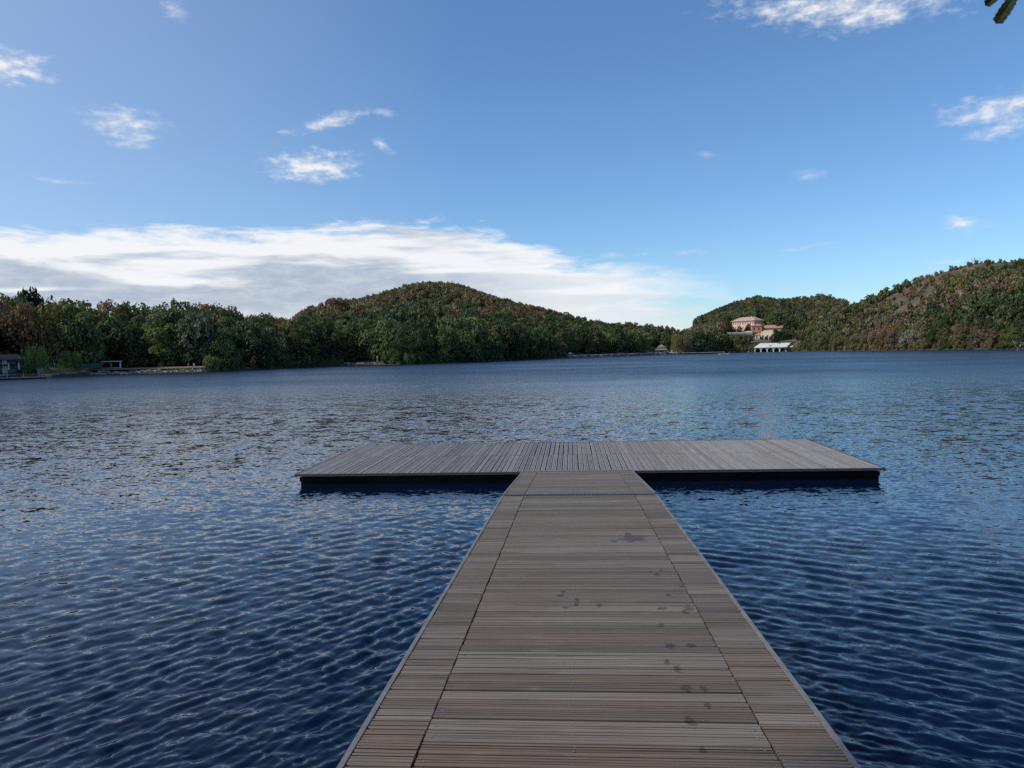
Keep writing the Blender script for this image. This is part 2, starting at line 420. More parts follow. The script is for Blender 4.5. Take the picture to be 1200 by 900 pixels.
def wood_mat(name, along, c_dark, c_mid, c_light, c_warm, spots=None):
    m, nb, p = new_mat(name)
    t = nb.n.new('ShaderNodeTexCoord').outputs['Object']
    geo = nb.n.new('ShaderNodeNewGeometry'); rnd = geo.outputs['Random Per Island']
    X, Y, Z = nb.sep(t)
    a, c_ = (X, Y) if along == 'x' else (Y, X)
    offs = nb.m('MULTIPLY', rnd, 37.0)
    grain = nb.noise(nb.xyz(nb.m('MULTIPLY_ADD', a, 1.6, offs), nb.m('MULTIPLY', c_, 60.0), offs), 1.0, 5.0, 0.65, 0.4)
    blotch = nb.noise(nb.xyz(nb.m('MULTIPLY', a, 3.0), nb.m('MULTIPLY', c_, 6.0), offs), 1.0, 5.0, 0.6)
    big = nb.noise(nb.xyz(nb.m('MULTIPLY', X, 0.7), nb.m('MULTIPLY', Y, 0.55), 3.0), 1.0, 3.0, 0.5)
    col = nb.mix(rnd, c_mid, c_light)
    r2 = nb.m('FRACT', nb.m('MULTIPLY', rnd, 17.31))
    col = nb.mix(nb.step(r2, 0.55, 1.0, 0.0, 0.75), col, c_warm)
    r3 = nb.m('FRACT', nb.m('MULTIPLY', rnd, 53.7))
    col = nb.mix(nb.step(r3, 0.8, 1.0, 0.0, 0.40), col, c_dark)
    col = nb.mix(nb.step(big, 0.4, 0.65, 0.0, 0.45), col, c_warm)
    col = nb.mix(nb.step(grain, 0.48, 0.62, 0.0, 0.42), col, c_dark)
    col = nb.mix(nb.step(blotch, 0.55, 0.8, 0.0, 0.5), col, c_light)
    if spots:
        wob = nb.noise(nb.xyz(nb.m('MULTIPLY', X, 14.0), nb.m('MULTIPLY', Y, 42.0), 0.0), 1.0, 4.0, 0.7)
        sm = None
        for sx_, sy_, ra, rb_ in spots:
            d = nb.m('ADD', nb.m('POWER', nb.m('ABSOLUTE', nb.m('DIVIDE', nb.m('SUBTRACT', X, sx_), ra)), 2.0),
                     nb.m('POWER', nb.m('ABSOLUTE', nb.m('DIVIDE', nb.m('SUBTRACT', Y, sy_), rb_)), 2.0))
            mv = nb.m('SUBTRACT', 1.0, nb.m('SQRT', d)); sm = mv if sm is None else nb.m('MAXIMUM', sm, mv)
        sm = nb.step(nb.m('ADD', sm, nb.m('MULTIPLY', nb.m('SUBTRACT', wob, 0.5), 3.4)), 0.1, 0.4, 0.0, 0.55)
        col = nb.mix(sm, col, (0.022, 0.018, 0.018, 1))
    nb.put(p.inputs['Base Color'], col); p.inputs['Roughness'].default_value = 0.62
    p.inputs['Specular IOR Level'].default_value = 0.35
    bn = nb.n.new('ShaderNodeBump'); bn.inputs['Strength'].default_value = 0.35; bn.inputs['Distance'].default_value = 0.004
    nb.put(bn.inputs['Height'], grain); nb.put(p.inputs['Normal'], bn.outputs[0])
    return m

spot_px = [(742, 631, 30, 5), (736, 626, 8, 2.5), (720, 634, 8, 2), (775, 668, 7, 2), (770, 673, 7, 2.4), (762, 670, 4, 1.5), (799, 687, 7, 2.2), (783, 697, 7, 2.5), (660, 693, 7, 2), (657, 698, 9, 2.5),
           (676, 702, 6, 3), (676, 708, 7, 3), (702, 709, 8, 3.5), (663, 712, 7, 2), (806, 713, 9, 4), (803, 717, 8, 3), (776, 713, 12, 2), (775, 732, 7, 4), (808, 713, 10, 3.5), (779, 712, 8, 2),
           (774, 732, 7, 3), (785, 756, 12, 3.5), (810, 756, 10, 4.5), (782, 775, 7, 4), (794, 783, 9, 5), (804, 806, 13, 5), (825, 807, 9, 4), (809, 844, 12, 8), (829, 826, 8, 5), (823, 878, 9, 4)]
spots = []
for px, py, hw, hh in spot_px:
    d = ray(px, py); tt_ = C_EYE / -(d[2] + SLOPE * d[1])
    P = EYE + d * tt_
    d2 = ray(px, py + hh); t2 = C_EYE / -(d2[2] + SLOPE * d2[1])
    spots.append((P[0], P[1], hw * 0.62 * P[1] / FPX, max(0.016, abs(P[1] - (d2 * t2)[1]))))
m_wood_pier = wood_mat("weathered_board", 'x', (0.060, 0.046, 0.036, 1), (0.130, 0.104, 0.082, 1), (0.240, 0.200, 0.162, 1), (0.175, 0.125, 0.088, 1), spots)
m_wood_plat = wood_mat("silver_board", 'y', (0.12, 0.108, 0.100, 1), (0.225, 0.205, 0.192, 1), (0.305, 0.285, 0.27, 1), (0.24, 0.21, 0.185, 1))
m_screw = simple_mat("steel_screw", (0.45, 0.45, 0.46), 0.35, metal=0.8)
m_alu = simple_mat("galvanised_steel", (0.16, 0.158, 0.155), 0.75, 0.2, 6.0, metal=0.0)
m_dark = simple_mat("black_float", (0.004, 0.004, 0.005), 0.7, 0.3, 3.0)
m_dark.node_tree.nodes['Principled BSDF'].inputs['Specular IOR Level'].default_value = 0.15
m_beam = simple_mat("dark_beam", (0.025, 0.022, 0.02), 0.85, 0.3, 3.0)
m_lip = simple_mat("painted_lip", (0.05, 0.05, 0.055), 0.6, 0.15, 5.0)

def grooved_boards(c0, c1, l0, l1, along, pitch, gap, thick, ridges, screws=(), jitter=0.0025, seed=1):
    """boards from c0 to c1 across, each from l0 to l1 long, top at z=0 with ridges; returns MB"""
    r_ = random.Random(seed); mb = MB(); nbd = int(round((c1 - c0) / pitch)); pt = (c1 - c0) / nbd
    for i in range(nbd):
        a = c0 + i * pt + gap / 2 * r_.choice([0.5, 0.8, 1.0, 1.3, 1.7]); e = c0 + (i + 1) * pt - gap / 2 * r_.uniform(0.7, 1.5)
        dz = r_.uniform(-0.0025, 0.0015); e0 = l0 + r_.uniform(-jitter, jitter); e1 = l1 + r_.uniform(-jitter, jitter); tl = r_.uniform(-0.0012, 0.0012)
        prof = [(a, -thick), (a, -0.004)]
        w = (e - a) / ridges; gb = r_.uniform(0.20, 0.32); grooves = [gb * (1.0 if r_.random() < 0.8 else 2.0) for _ in range(5)]; gdep = r_.choice([0.006, 0.009, 0.013])
        for q in range(ridges):
            u = a + q * w; gw = w * grooves[q % len(grooves)]; gd = gdep
            prof += [(u + gw * 0.5, 0.0), (u + w - gw * 0.5, 0.0)]
            if q < ridges - 1: prof += [(u + w - gw * 0.42, -gd), (u + w + gw * 0.42, -gd)]
        prof += [(e, -0.004), (e, -thick)]
        n_ = len(prof)
        vs = []
        for ll, sgn in ((e0, -1), (e1, 1)):
            for (cc, z) in prof:
                zz_ = z + dz + tl * sgn
                vs.append((ll, cc, zz_) if along == 'x' else (cc, ll, zz_))
        fs = [(j, j + 1, j + 1 + n_, j + n_) for j in range(n_ - 1)]
        if along == 'x': fs = [f[::-1] for f in fs]
        fs = [f[::-1] for f in fs] if along == 'x' else fs
        fs += [tuple(range(n_)), tuple(range(2 * n_ - 1, n_ - 1, -1)), (0, n_, 2 * n_ - 1, n_ - 1)]
        mb.add(vs, fs, 0)
        for sx_ in screws:
            for fr in (0.28, 0.72):
                cc = a + (e - a) * fr + r_.uniform(-.006, .006); ll = sx_ + r_.uniform(-.008, .008); rr = 0.0042
                ring = [(ll + rr * math.cos(k * 1.0472), cc + rr * math.sin(k * 1.0472), 0.0022 + dz) for k in range(6)]
                if along != 'x': ring = [(y_, x_, z_) for x_, y_, z_ in ring][::-1]
                if r_.random() < 0.6: mb.add(ring, [tuple(range(6))], 1)
    return mb

# pier seen in its own sloping frame
def deck_pts(px, py):
    d = ray(px, py); t_ = C_EYE / -(d[2] + SLOPE * d[1]); return EYE + d * t_
L0, R0_ = deck_pts(393, 899)[0], deck_pts(1003, 899)[0]
L1, R1_ = deck_pts(590, 579)[0], deck_pts(772, 580)[0]
print("pier edges", L0, R0_, L1, R1_, "strip y", deck_pts(590, 579)[1], deck_pts(772, 580)[1])
PL, PR = (L0 + L1) / 2, (R0_ + R1_) / 2
SL = (deck_pts(480, 899)[0] + deck_pts(613, 585)[0]) / 2
SR = (deck_pts(914, 899)[0] + deck_pts(748, 585)[0]) / 2
print("seams", deck_pts(480, 899)[0], deck_pts(613, 585)[0], deck_pts(914, 899)[0], deck_pts(748, 585)[0])

def walkway(name, label, y0, y1, z0, z1, seed, cat):
    """deck running from y0 to y1 dropping from z0 to z1"""
    root = empty(name, (0, y0, z0)); tag(root, label, cat)
    ang = math.atan2(z1 - z0, y1 - y0); root.rotation_euler = (ang, 0, 0)
    ln = math.hypot(y1 - y0, z1 - z0)
    def shift(o): return o
    mb = grooved_boards(0, ln, SL + 0.005, SR - 0.005, 'x', 0.112, 0.017, 0.028, 4, (SL + 0.04, (SL + SR) / 2 - 0.09, SR - 0.04), seed=seed)
    shift(mb.build("middle_decking", [mats_w, m_screw], root))
    for q, (a_, b_) in enumerate(((PL + 0.028, SL - 0.005), (SR + 0.005, PR - 0.028))):
        mb = grooved_boards(0, ln, a_, b_, 'x', 0.112, 0.011, 0.028, 4, (), 0.002, seed + 5 + q)
        mb.build("side_decking", [mats_w, m_screw], root)
    for a_, b_ in ((PL, PL + 0.025), (PR - 0.025, PR)):
        mb = MB(); mb.box(a_, b_, 0, ln, -0.14, 0.004)
        mb.build("edge_trim", m_alu, root)
    mb = MB()
    for a_ in (PL + 0.03, SL - 0.03, (SL + SR) / 2, SR - 0.05, PR - 0.11):
        mb.box(a_, a_ + 0.08, 0.01, ln - 0.01, -0.17, -0.031)
    mb.build("bearer", m_beam, root)
    return root, ln

# boards carry world-like coordinates along y for the spots: offset handled in a copy of the material
def wood_offset(y_off):
    m = m_wood_pier
    return m
mats_w = m_wood_pier
# the pier root sits at y=-3, so spot coordinates shift by +3
Y_BACK = -3.0
pier, pier_len = walkway("jetty_walkway", "long sloping walkway of weathered ridged boards leading out to the water", Y_BACK, Y_STRIP - 0.10, pier_z(Y_BACK), pier_z(Y_STRIP - 0.10), 3, "jetty")
# the same wood, spots in walkway coordinates
tn = [n_ for n_ in m_wood_pier.node_tree.nodes if n_.type == 'TEX_COORD'][0]
sepn = [n_ for n_ in m_wood_pier.node_tree.nodes if n_.type == 'SEPXYZ'][0]
add = m_wood_pier.node_tree.nodes.new('ShaderNodeVectorMath'); add.operation = 'ADD'; add.inputs[1].default_value = (0, Y_BACK, 0)
m_wood_pier.node_tree.links.new(tn.outputs['Object'], add.inputs[0]); m_wood_pier.node_tree.links.new(add.outputs[0], sepn.inputs[0])

mats_w = wood_mat("weathered_board_flap", 'x', (0.060, 0.046, 0.036, 1), (0.125, 0.102, 0.083, 1), (0.255, 0.215, 0.182, 1), (0.175, 0.125, 0.09, 1))
flap, flap_len = walkway("hinged_ramp", "short boarded ramp hinged between the walkway and the floating platform", Y_STRIP + 0.10, Y_PLAT, pier_z(Y_STRIP + 0.10), PLAT_Z + 0.012, 40, "ramp")
# hinge strip with teeth
mb = MB(); ys = Y_STRIP
mb.box(PL + 0.002, PR - 0.002, -0.095, 0.095, -0.03, -0.012)
nt = 74
for i in range(nt):
    x = PL + 0.02 + (PR - PL - 0.04) * i / nt
    mb.box(x, x + 0.015, -0.085 if i % 2 else -0.06, 0.06 if i % 2 else 0.085, -0.0115, 0.004)
hs = mb.build("hinge_strip", simple_mat("dull_steel", (0.10, 0.105, 0.11), 0.7, 0.2, 6.0), flap, (0, -0.10, 0.0))
mb = MB(); mb.box(PL - 0.03, PR + 0.03, flap_len - 0.03, flap_len + 0.16, -0.006, 0.008); mb.box(PL - 0.03, PR + 0.03, flap_len - 0.03, flap_len - 0.01, -0.09, -0.006)
mb.build("landing_plate", m_alu, flap)

# floating platform
c_fl, c_fr = at_z(345, 556, PLAT_Z), at_z(1038, 548.5, PLAT_Z)
c_bl, c_br = at_z(420, 521, PLAT_Z), at_z(945, 514.5, PLAT_Z)
print("platform", c_fl, c_fr, c_bl, c_br)
yaw_p = math.atan2(c_fr[1] - c_fl[1], c_fr[0] - c_fl[0]); wid = float(np.linalg.norm((c_fr - c_fl)[:2])); dep = float(((c_bl[1] - c_fl[1]) + (c_br[1] - c_fr[1])) / 2)
print("yaw", math.degrees(yaw_p), wid, dep)
plat = empty("floating_platform", (c_fl[0], c_fl[1], PLAT_Z), yaw_p)
tag(plat, "wide grey boarded platform floating at the end of the walkway", "platform")
half = dep / 2
for q, (a_, b_) in enumerate(((0.03, half - 0.014), (half + 0.014, dep - 0.03))):
    mb = grooved_boards(0.02, wid - 0.02, a_, b_, 'y', 0.106, 0.016, 0.03, 3, (), 0.004, 60 + q)
    mb.build("decking", [m_wood_plat, m_screw], plat)
mb = MB()
mb.box(0, wid, 0, 0.027, -0.045, 0.002); mb.box(0, wid, dep - 0.027, dep, -0.045, 0.002)
mb.box(0, 0.018, 0.028, dep - 0.028, -0.06, 0.002); mb.box(wid - 0.018, wid, 0.028, dep - 0.028, -0.06, 0.002)
mb.build("rim", m_lip, plat)
mb = MB()
nfl = 3
mb.box(0.10, wid - 0.10, 0.07, dep - 0.07, -0.5, -0.068)
mb.build("float_hull", m_dark, plat)
mb = MB()
mb.box(0.085, wid - 0.085, 0.045, 0.068, -0.15, -0.064); mb.box(0.085, wid - 0.085, dep - 0.068, dep - 0.045, -0.15, -0.064)
mb.build("skirt_board", m_dark, plat)

# bank behind the viewer that carries the landward end
m_bank = simple_mat("bank_grass", (0.06, 0.07, 0.03), 0.95, 0.4, 1.5)
xs = np.linspace(-90, 90, 60); ys_ = np.linspace(-90, -2.2, 40)
XX, YY = np.meshgrid(xs, ys_, indexing='ij')
edge_ = -2.6 - 0.9 * np.sin(XX * 0.21) - 0.02 * XX ** 2 * 0 - np.clip((np.abs(XX) - 6) * 0.05, 0, 3)
D_ = edge_ - YY
ZZb = np.where(D_ > 0, 0.35 + 0.5 * (1 - np.exp(-D_ / 2)) + 0.03 * D_, -0.5) + 0.08 * vnoise(XX, YY, 3, 4)
n, k = XX.shape; I = np.arange(n * k).reshape(n, k)
Fq = np.stack([I[:-1, :-1], I[1:, :-1], I[1:, 1:], I[:-1, 1:]], -1).reshape(-1, 4)
bank_o = link("ground", mesh_np("ground", np.stack([XX, YY, ZZb], -1).reshape(-1, 3), Fq, m_bank, smooth=True)); tag(bank_o, "grassy bank at the landward end of the jetty", "ground", kind='structure')

# ------------------------------------------------------------------ foliage
def leaf_mat(name, source):
    m, nb, p = new_mat(name)
    if source == 'object':
        o = nb.n.new('ShaderNodeObjectInfo'); base = o.outputs['Color']
    else:
        a_ = nb.n.new('ShaderNodeAttribute'); a_.attribute_name = source; base = a_.outputs['Color']
    geo = nb.n.new('ShaderNodeNewGeometry')
    rnd = geo.outputs['Random Per Island']
    v = nb.m('MULTIPLY_ADD', rnd, 0.9, 0.55)
    col = nb.vm('SCALE', base, v)
    r2 = nb.m('FRACT', nb.m('MULTIPLY', rnd, 23.7))
    col = nb.mix(nb.step(r2, 0.7, 1.0, 0.0, 0.35), col, nb.vm('MULTIPLY', base, (1.7, 1.35, 0.7)))
    out = nb.n['Material Output']
    nb.put(p.inputs['Base Color'], col); p.inputs['Roughness'].default_value = 0.7; p.inputs['Specular IOR Level'].default_value = 0.25
    tr = nb.n.new('ShaderNodeBsdfTranslucent'); nb.put(tr.inputs[0], nb.vm('MULTIPLY', col, (1.1, 1.3, 0.6)))
    mx = nb.n.new('ShaderNodeMixShader'); mx.inputs[0].default_value = 0.28
    nb.l.new(p.outputs[0], mx.inputs[1]); nb.l.new(tr.outputs[0], mx.inputs[2]); nb.l.new(mx.outputs[0], out.inputs[0])
    return m
m_leaf = leaf_mat("foliage", 'object'); m_leaf_v = leaf_mat("woodland_foliage", 'tint')
m_bark = simple_mat("bark", (0.10, 0.08, 0.06), 0.9, 0.35, 3.0)
m_bark_pale = simple_mat("pale_bark", (0.30, 0.28, 0.24), 0.85, 0.25, 3.0)

def leaf_quads(P, N, size, r_, aspect=0.7):
    n_ = len(P)
    N = N / np.linalg.norm(N, axis=1, keepdims=True)
    A = np.cross(N, r_.normal(size=(n_, 3))); A /= np.linalg.norm(A, axis=1, keepdims=True)
    B = np.cross(N, A)
    s = (size * r_.uniform(0.6, 1.4, n_))[:, None]
    q = np.stack([P - A * s - B * s * aspect * .4, P - B * s * aspect + A * s * .2, P + A * s + B * s * aspect * .3, P + B * s * aspect - A * s * .15], 1)
    q += N[:, None, :] * (r_.uniform(-0.25, 0.25, (n_, 4)) * s)[:, :, None]
    return q.reshape(-1, 3)

def crown_points(kind, nq, r_):
    """unit crown: radius about 1, centre height 0, returns points, normals"""
    if kind == 'round' or kind == 'wide' or kind == 'tall':
        sq = {'round': 0.95, 'wide': 0.62, 'tall': 1.35}[kind]
        nl = 34
        ph = r_.uniform(0, 6.283, nl); cz = r_.uniform(-1.0, 1.0, nl); rad = np.sqrt(np.clip(1 - np.where(cz > 0, cz, cz * 0.72) ** 2, 0, 1)) * r_.uniform(0.55, 0.82, nl)
        C = np.stack([rad * np.cos(ph), rad * np.sin(ph), cz * 0.68 * sq], 1); LR = r_.uniform(0.16, 0.36, nl)
        C[:4] *= 0.3; LR[:4] = 0.5
    elif kind == 'cone':
        nl = 30; h = np.linspace(-1.3, 1.7, nl); rad = (1.75 - h) / 3.0 * 0.75 * r_.uniform(0.5, 1, nl); ph = r_.uniform(0, 6.28, nl)
        C = np.stack([rad * np.cos(ph), rad * np.sin(ph), h], 1); LR = 0.10 + rad * 0.42
    elif kind == 'shrub':
        nl = 12; ph = r_.uniform(0, 6.283, nl); rad = r_.uniform(0, 0.75, nl)
        C = np.stack([rad * np.cos(ph), rad * np.sin(ph), r_.uniform(-0.3, 0.55, nl) * (1.1 - rad)], 1); LR = r_.uniform(0.25, 0.48, nl)
    elif kind == 'willow':
        nl = 40; ph = r_.uniform(0, 6.283, nl); rad = np.sqrt(r_.uniform(0.03, 1, nl)) * 0.85
        C = np.stack([rad * np.cos(ph), rad * np.sin(ph), 0.75 * np.sqrt(np.clip(1 - rad ** 2, 0, 1))], 1); LR = np.full(nl, 0.2)
    w = LR ** 2; w = w / w.sum()
    idx = r_.choice(len(C), nq, p=w)
    D = r_.normal(size=(nq, 3)); D[:, 2] = np.where(D[:, 2] < -0.3, -D[:, 2], D[:, 2]); D /= np.linalg.norm(D, axis=1, keepdims=True)
    P = C[idx] + D * (LR[idx] * r_.uniform(0.72, 1.06, nq))[:, None]
    N = D + r_.normal(size=(nq, 3)) * 0.45
    if kind == 'willow':
        drop = r_.uniform(0, 1, nq) ** 0.8 * (P[:, 2] + 1.0); P[:, 2] -= drop; P[:, :2] *= (1.0 + 0.12 * drop / 1.6)[:, None]
        sway = np.sin(np.arctan2(P[:, 1], P[:, 0]) * 11) * 0.13
        P[:, :2] *= (1 + sway * (drop > 0.3))[:, None]
        N[:, 2] *= 0.25
    return P, N

def crown_mesh(kind, nq, leaf, seed, mat):
    r_ = np.random.default_rng(seed); P, N = crown_points(kind, nq, r_)
    v = leaf_quads(P, N, leaf, r_, 0.7 if kind != 'willow' else 0.5)
    if kind == 'willow':
        v = v.reshape(-1, 4, 3); c_ = v.mean(1, keepdims=True); v = c_ + (v - c_) * np.array([0.7, 0.7, 1.9]); v = v.reshape(-1, 3)
    me = mesh_np("crown_" + kind, v, np.arange(len(v)).reshape(-1, 4), mat)
    ZR[me.name] = (float(np.percentile(v[:, 2], 1.5)), float(np.percentile(v[:, 2], 99.3))); return me
ZR = {}

def trunk_mesh(seed, mat, limbs=4, lean=0.08):
    """unit trunk from 0 to height 1 (crown centre)"""
    r_ = random.Random(seed); mb = MB()
    pts = [(0, 0, -0.08)]; x = y = 0
    for i in range(1, 6):
        x += r_.uniform(-lean, lean) * 0.4; y += r_.uniform(-lean, lean) * 0.4; pts.append((x, y, i / 5))
    mb.tube(pts, [0.055, 0.04, 0.034, 0.028, 0.02, 0.012], 7)
    for i in range(limbs):
        k_ = r_.choice([2, 3, 4]); a_ = r_.uniform(0, 6.28); p0 = Vector(pts[k_]); ll = r_.uniform(0.25, 0.42)
        d_ = Vector((math.cos(a_), math.sin(a_), r_.uniform(0.5, 1.1)))
        mb.tube([p0, p0 + d_ * ll * 0.5, p0 + d_ * ll + Vector((0, 0, 0.06))], [0.02, 0.013, 0.005], 5)
    return mb.mesh("trunk", mat, smooth=True)

kinds = ['round', 'wide', 'tall', 'round', 'wide', 'round']
crowns = {}
for i, k_ in enumerate(kinds): crowns.setdefault(k_, []).append(crown_mesh(k_, 4200, 0.046, 100 + i, m_leaf))
crowns['shrub'] = [crown_mesh('shrub', 1100, 0.075, 120 + i, m_leaf) for i in range(3)]
crowns['cone'] = [crown_mesh('cone', 2600, 0.06, 130, m_leaf)]
crowns['willow'] = [crown_mesh('willow', 2600, 0.05, 140 + i, m_leaf) for i in range(2)]
trunks = [trunk_mesh(200 + i, m_bark) for i in range(4)]

RUST, BROWN, OLIVE, DARK, MID, LIGHT, BLUEG, YELL, STRAW = range(9)
CNAME = ['rusty brown', 'dull brown', 'olive green', 'dark green', 'mid green', 'bright green', 'blue green', 'yellowing', 'straw coloured']
CVAL = [(0.205, 0.118, 0.066), (0.185, 0.138, 0.095), (0.150, 0.140, 0.064), (0.058, 0.078, 0.033), (0.096, 0.122, 0.047), (0.130, 0.165, 0.055), (0.085, 0.112, 0.070), (0.19, 0.175, 0.07), (0.25, 0.215, 0.15)]

# pixel column of an azimuth (for the colour distribution of the woods only)
_pxs = np.arange(-700, 1900, 10); _azs = np.array([az_of(x) for x in _pxs])
px_of_az = lambda a: np.interp(a, _azs, _pxs)

def pick_kind(px, t, u, nz):
    """px column, t = 0 shore .. 1 crest, u random, nz patch noise"""
    if px < 330:
        if 0.35 < t < 0.95 and nz > 0.12: w = [(RUST, .6), (BROWN, .2), (OLIVE, .2)]
        elif (px < 26 and 0.2 < t < 0.5) or (32 <= px < 105 and 0.45 < t < 0.62 and nz > 0.0): w = [(RUST, .28), (BROWN, .12), (OLIVE, .35), (MID, .25)]
        else: w = [(DARK, .32), (MID, .32), (OLIVE, .12), (LIGHT, .14), (BLUEG, .04), (RUST, .06)]
    elif px < 800:
        up = min(1, max(0, (t - 0.3) / 0.35))
        if 300 < px < 640 and u < up * 0.95:
            if nz > 0.04: return [RUST, BROWN, BROWN, BROWN, RUST, OLIVE, STRAW][int((u * 977) % 7)]
            return [RUST, BROWN, BROWN, OLIVE, OLIVE, OLIVE, MID, STRAW if nz > 0.2 else OLIVE][int((u * 977) % 8)]
        w = [(DARK, .40), (MID, .34), (LIGHT, .10), (BLUEG, .06), (OLIVE, .10)]
    elif px < 945:
        w = [(DARK, .42), (BLUEG, .15), (MID, .20), (OLIVE, .15), (BROWN, .08)] if nz < 0.12 else [(BROWN, .35), (OLIVE, .45), (DARK, .2)]
    else:
        if px > 1085 and t < 0.45 and nz < 0.15: w = [(DARK, .5), (MID, .35), (OLIVE, .15)]
        elif nz > 0.1: w = [(BROWN, .35), (RUST, .2), (OLIVE, .35), (STRAW, .1)]
        elif nz < -0.15: w = [(DARK, .35), (MID, .35), (OLIVE, .3)]
        else: w = [(OLIVE, .48), (BROWN, .22), (MID, .15), (YELL, .08), (STRAW, .07)]
    v = (u * 131.7) % 1.0; s = 0
    for k_, q in w:
        s += q
        if v < s: return k_
    return w[0][0]

# sight windows kept open: px range, distance, lowest py to keep visible
windows = [(853, 900, 500, 389), (884, 908, 468, 400), (900, 924, 480, 386), (880, 932, 452, 402), (-10, 24, 0, 440), (24, 118, 0, 436), (115, 141, 0, 433), (140, 240, 0, 436), (852, 882, 470, 392),
           (764, 784, 0, 415), (784, 800, 0, 413), (400, 446, 0, 426)]
_off = {-10: 22, 24: 17, 115: 14, 140: 7, 764: 12, 784: 3, 400: 6}
windows = [(x0, x1, rw if rw else float(shore_r(az_of((x0 + x1) / 2))) + _off[x0], yl) for x0, x1, rw, yl in windows]
def limit(px, r, half_px):
    """largest top height (world z) allowed there"""
    zmax = 1e9
    for x0, x1, rw, yl in windows:
        if x0 - half_px * 0.8 < px < x1 + half_px * 0.8 and r < rw:
            e = azel(px, yl)[1]; zmax = min(zmax, EYE[2] + r * math.tan(e))
        elif x0 < px < x1 and abs(r - rw) < (11 if rw > 400 else 5): zmax = -5
    return zmax

cand = []
r_ = np.random.default_rng(42)
a_lo, a_hi = az_of(-160), az_of(1330)
rr = 0
ring = 0
r_cur = 4.0
# walk outwards from the shore in rings
a_ = a_lo
while a_ < a_hi:       # bushes right at the water
    rs = float(shore_r(a_)); px = float(px_of_az(a_)); 
    if not (100 < px < 240 or 402 < px < 446 or 668 < px < 800): cand.append((px, a_, rs + r_.uniform(0.2, 1.5), r_.uniform(1.7, 3.4), 0.0, r_.random()))
    a_ += r_.uniform(1.5, 2.6) / rs
while r_cur < 330:
    a_ = a_lo
    while a_ < a_hi:
        rs = float(shore_r(a_)); r = rs + r_cur
        px = float(px_of_az(a_))
        rc = float(rA(a_)) if px < 815 else (float(rC(a_)) if px < 925 else float(rD(a_)))
        t_ = (r - rs) / (rc - rs)
        Hl_ = 10.5 + 1.0 * t_; bl_ = float(np.clip((410 - px) / 170, 0, 1))
        if px < 240: H_ = Hl_
        elif px < 815: H_ = float(np.interp(t_, [0, .25, .5, .8, 1], [9.5, 8.5, 5.5, 3.6, 3.0]));  H_ = max(H_, tree_A(px) * 0.8) if px > 600 else H_ * (1 - bl_) + Hl_ * bl_
        elif px < 940: H_ = float(np.interp(t_, [0, .3, .6, 1], [10, 7.5, 5.5, 4.5]))
        else: H_ = float(np.interp(t_, [0, .2, .5, 1], [6.0, 4.2, 3.0, 1.6]))
        sp_ = H_ * 0.50 + 0.9
        da = sp_ / r
        aj = a_ + r_.uniform(-.4, .4) * da; rj = r + r_.uniform(-.45, .45) * sp_ * 1.1
        if t_ < 1.12:
            Hj = H_ * r_.uniform(0.55, 1.0) ** 0.8 * 1.3
            cand.append((px, aj, max(rj, rs + 2.2), Hj, t_, r_.random()))
        a_ += da
    r_cur += float(np.interp(r_cur, [0, 60, 150, 330], [4.6, 4.2, 3.6, 3.8]))
for rr_c in np.arange(432.0, 645.0, 4.2):      # the farther hill behind the villa
    a_ = az_of(770)
    while a_ < az_of(1075):
        a_ += 4.3 / rr_c
        px = float(px_of_az(a_)); rs = float(shore_r(a_))
        if rr_c < rs + 330 and px < 925: continue
        if px >= 925 and float(ground_h(a_, rr_c)) < 6: continue
        cand.append((px, a_ + r_.uniform(-.4, .4) * 4.3 / rr_c, rr_c + r_.uniform(-2, 2), r_.uniform(3.4, 5.2), 0.5 + (rr_c - 430) / 420, r_.random()))
print("candidates", len(cand))

trees = []
for px, a_, r, H_, t_, u in cand:
    x, y = r * math.sin(a_), r * math.cos(a_)
    px = float(px_of_az(a_))
    g_ = float(ground_h(a_, r))
    nz = float(vnoise(np.array([x]), np.array([y]), 27, 5)[0] * 0.75 + vnoise(np.array([x]), np.array([y]), 9, 6)[0] * 0.3)
    zl = limit(px, r, H_ * 0.35 / r * FPX)
    if g_ + H_ > zl:
        H_ = zl - g_
        if H_ < 1.6: continue
    off_ = r - float(shore_r(a_))
    if (664 < px < 805 and off_ < 11) or (402 < px < 448 and off_ < 8): continue
    # small open patches of ground on the dry hill
    if 330 < px < 660 and t_ > 0.45 and nz > 0.08 and u < 0.5: continue
    if px > 940 and t_ > 0.5 and (nz > 0.05 or t_ > 0.85) and u < 0.55: continue
    kc = pick_kind(px, t_, u, nz)
    trees.append([x, y, g_, H_, kc, px, t_, r, u])
print("trees", len(trees))
trees.sort(key=lambda q: -q[3] / q[7] * (1.6 if q[6] < 0.16 else 1.0))
# visibility of the nearest: only inside the frame
inframe = [q for q in trees if -25 < q[5] < 1225]
solo = inframe[:0]
cnt = 0
shore_front = {}
solo_set = set()
nbush = ntree = 0
for q in trees:
    off = q[7] - float(shore_r(math.atan2(q[0], q[1])))
    if not (-12 < q[5] < 1212): continue
    if q[3] > 4.2 and off < (26 if q[5] < 330 else 17) and ntree < 270: solo_set.add(id(q)); ntree += 1
    elif q[3] <= 4.2 and off < 6 and nbush < 230: solo_set.add(id(q)); nbush += 1
print("solo", len(solo_set))

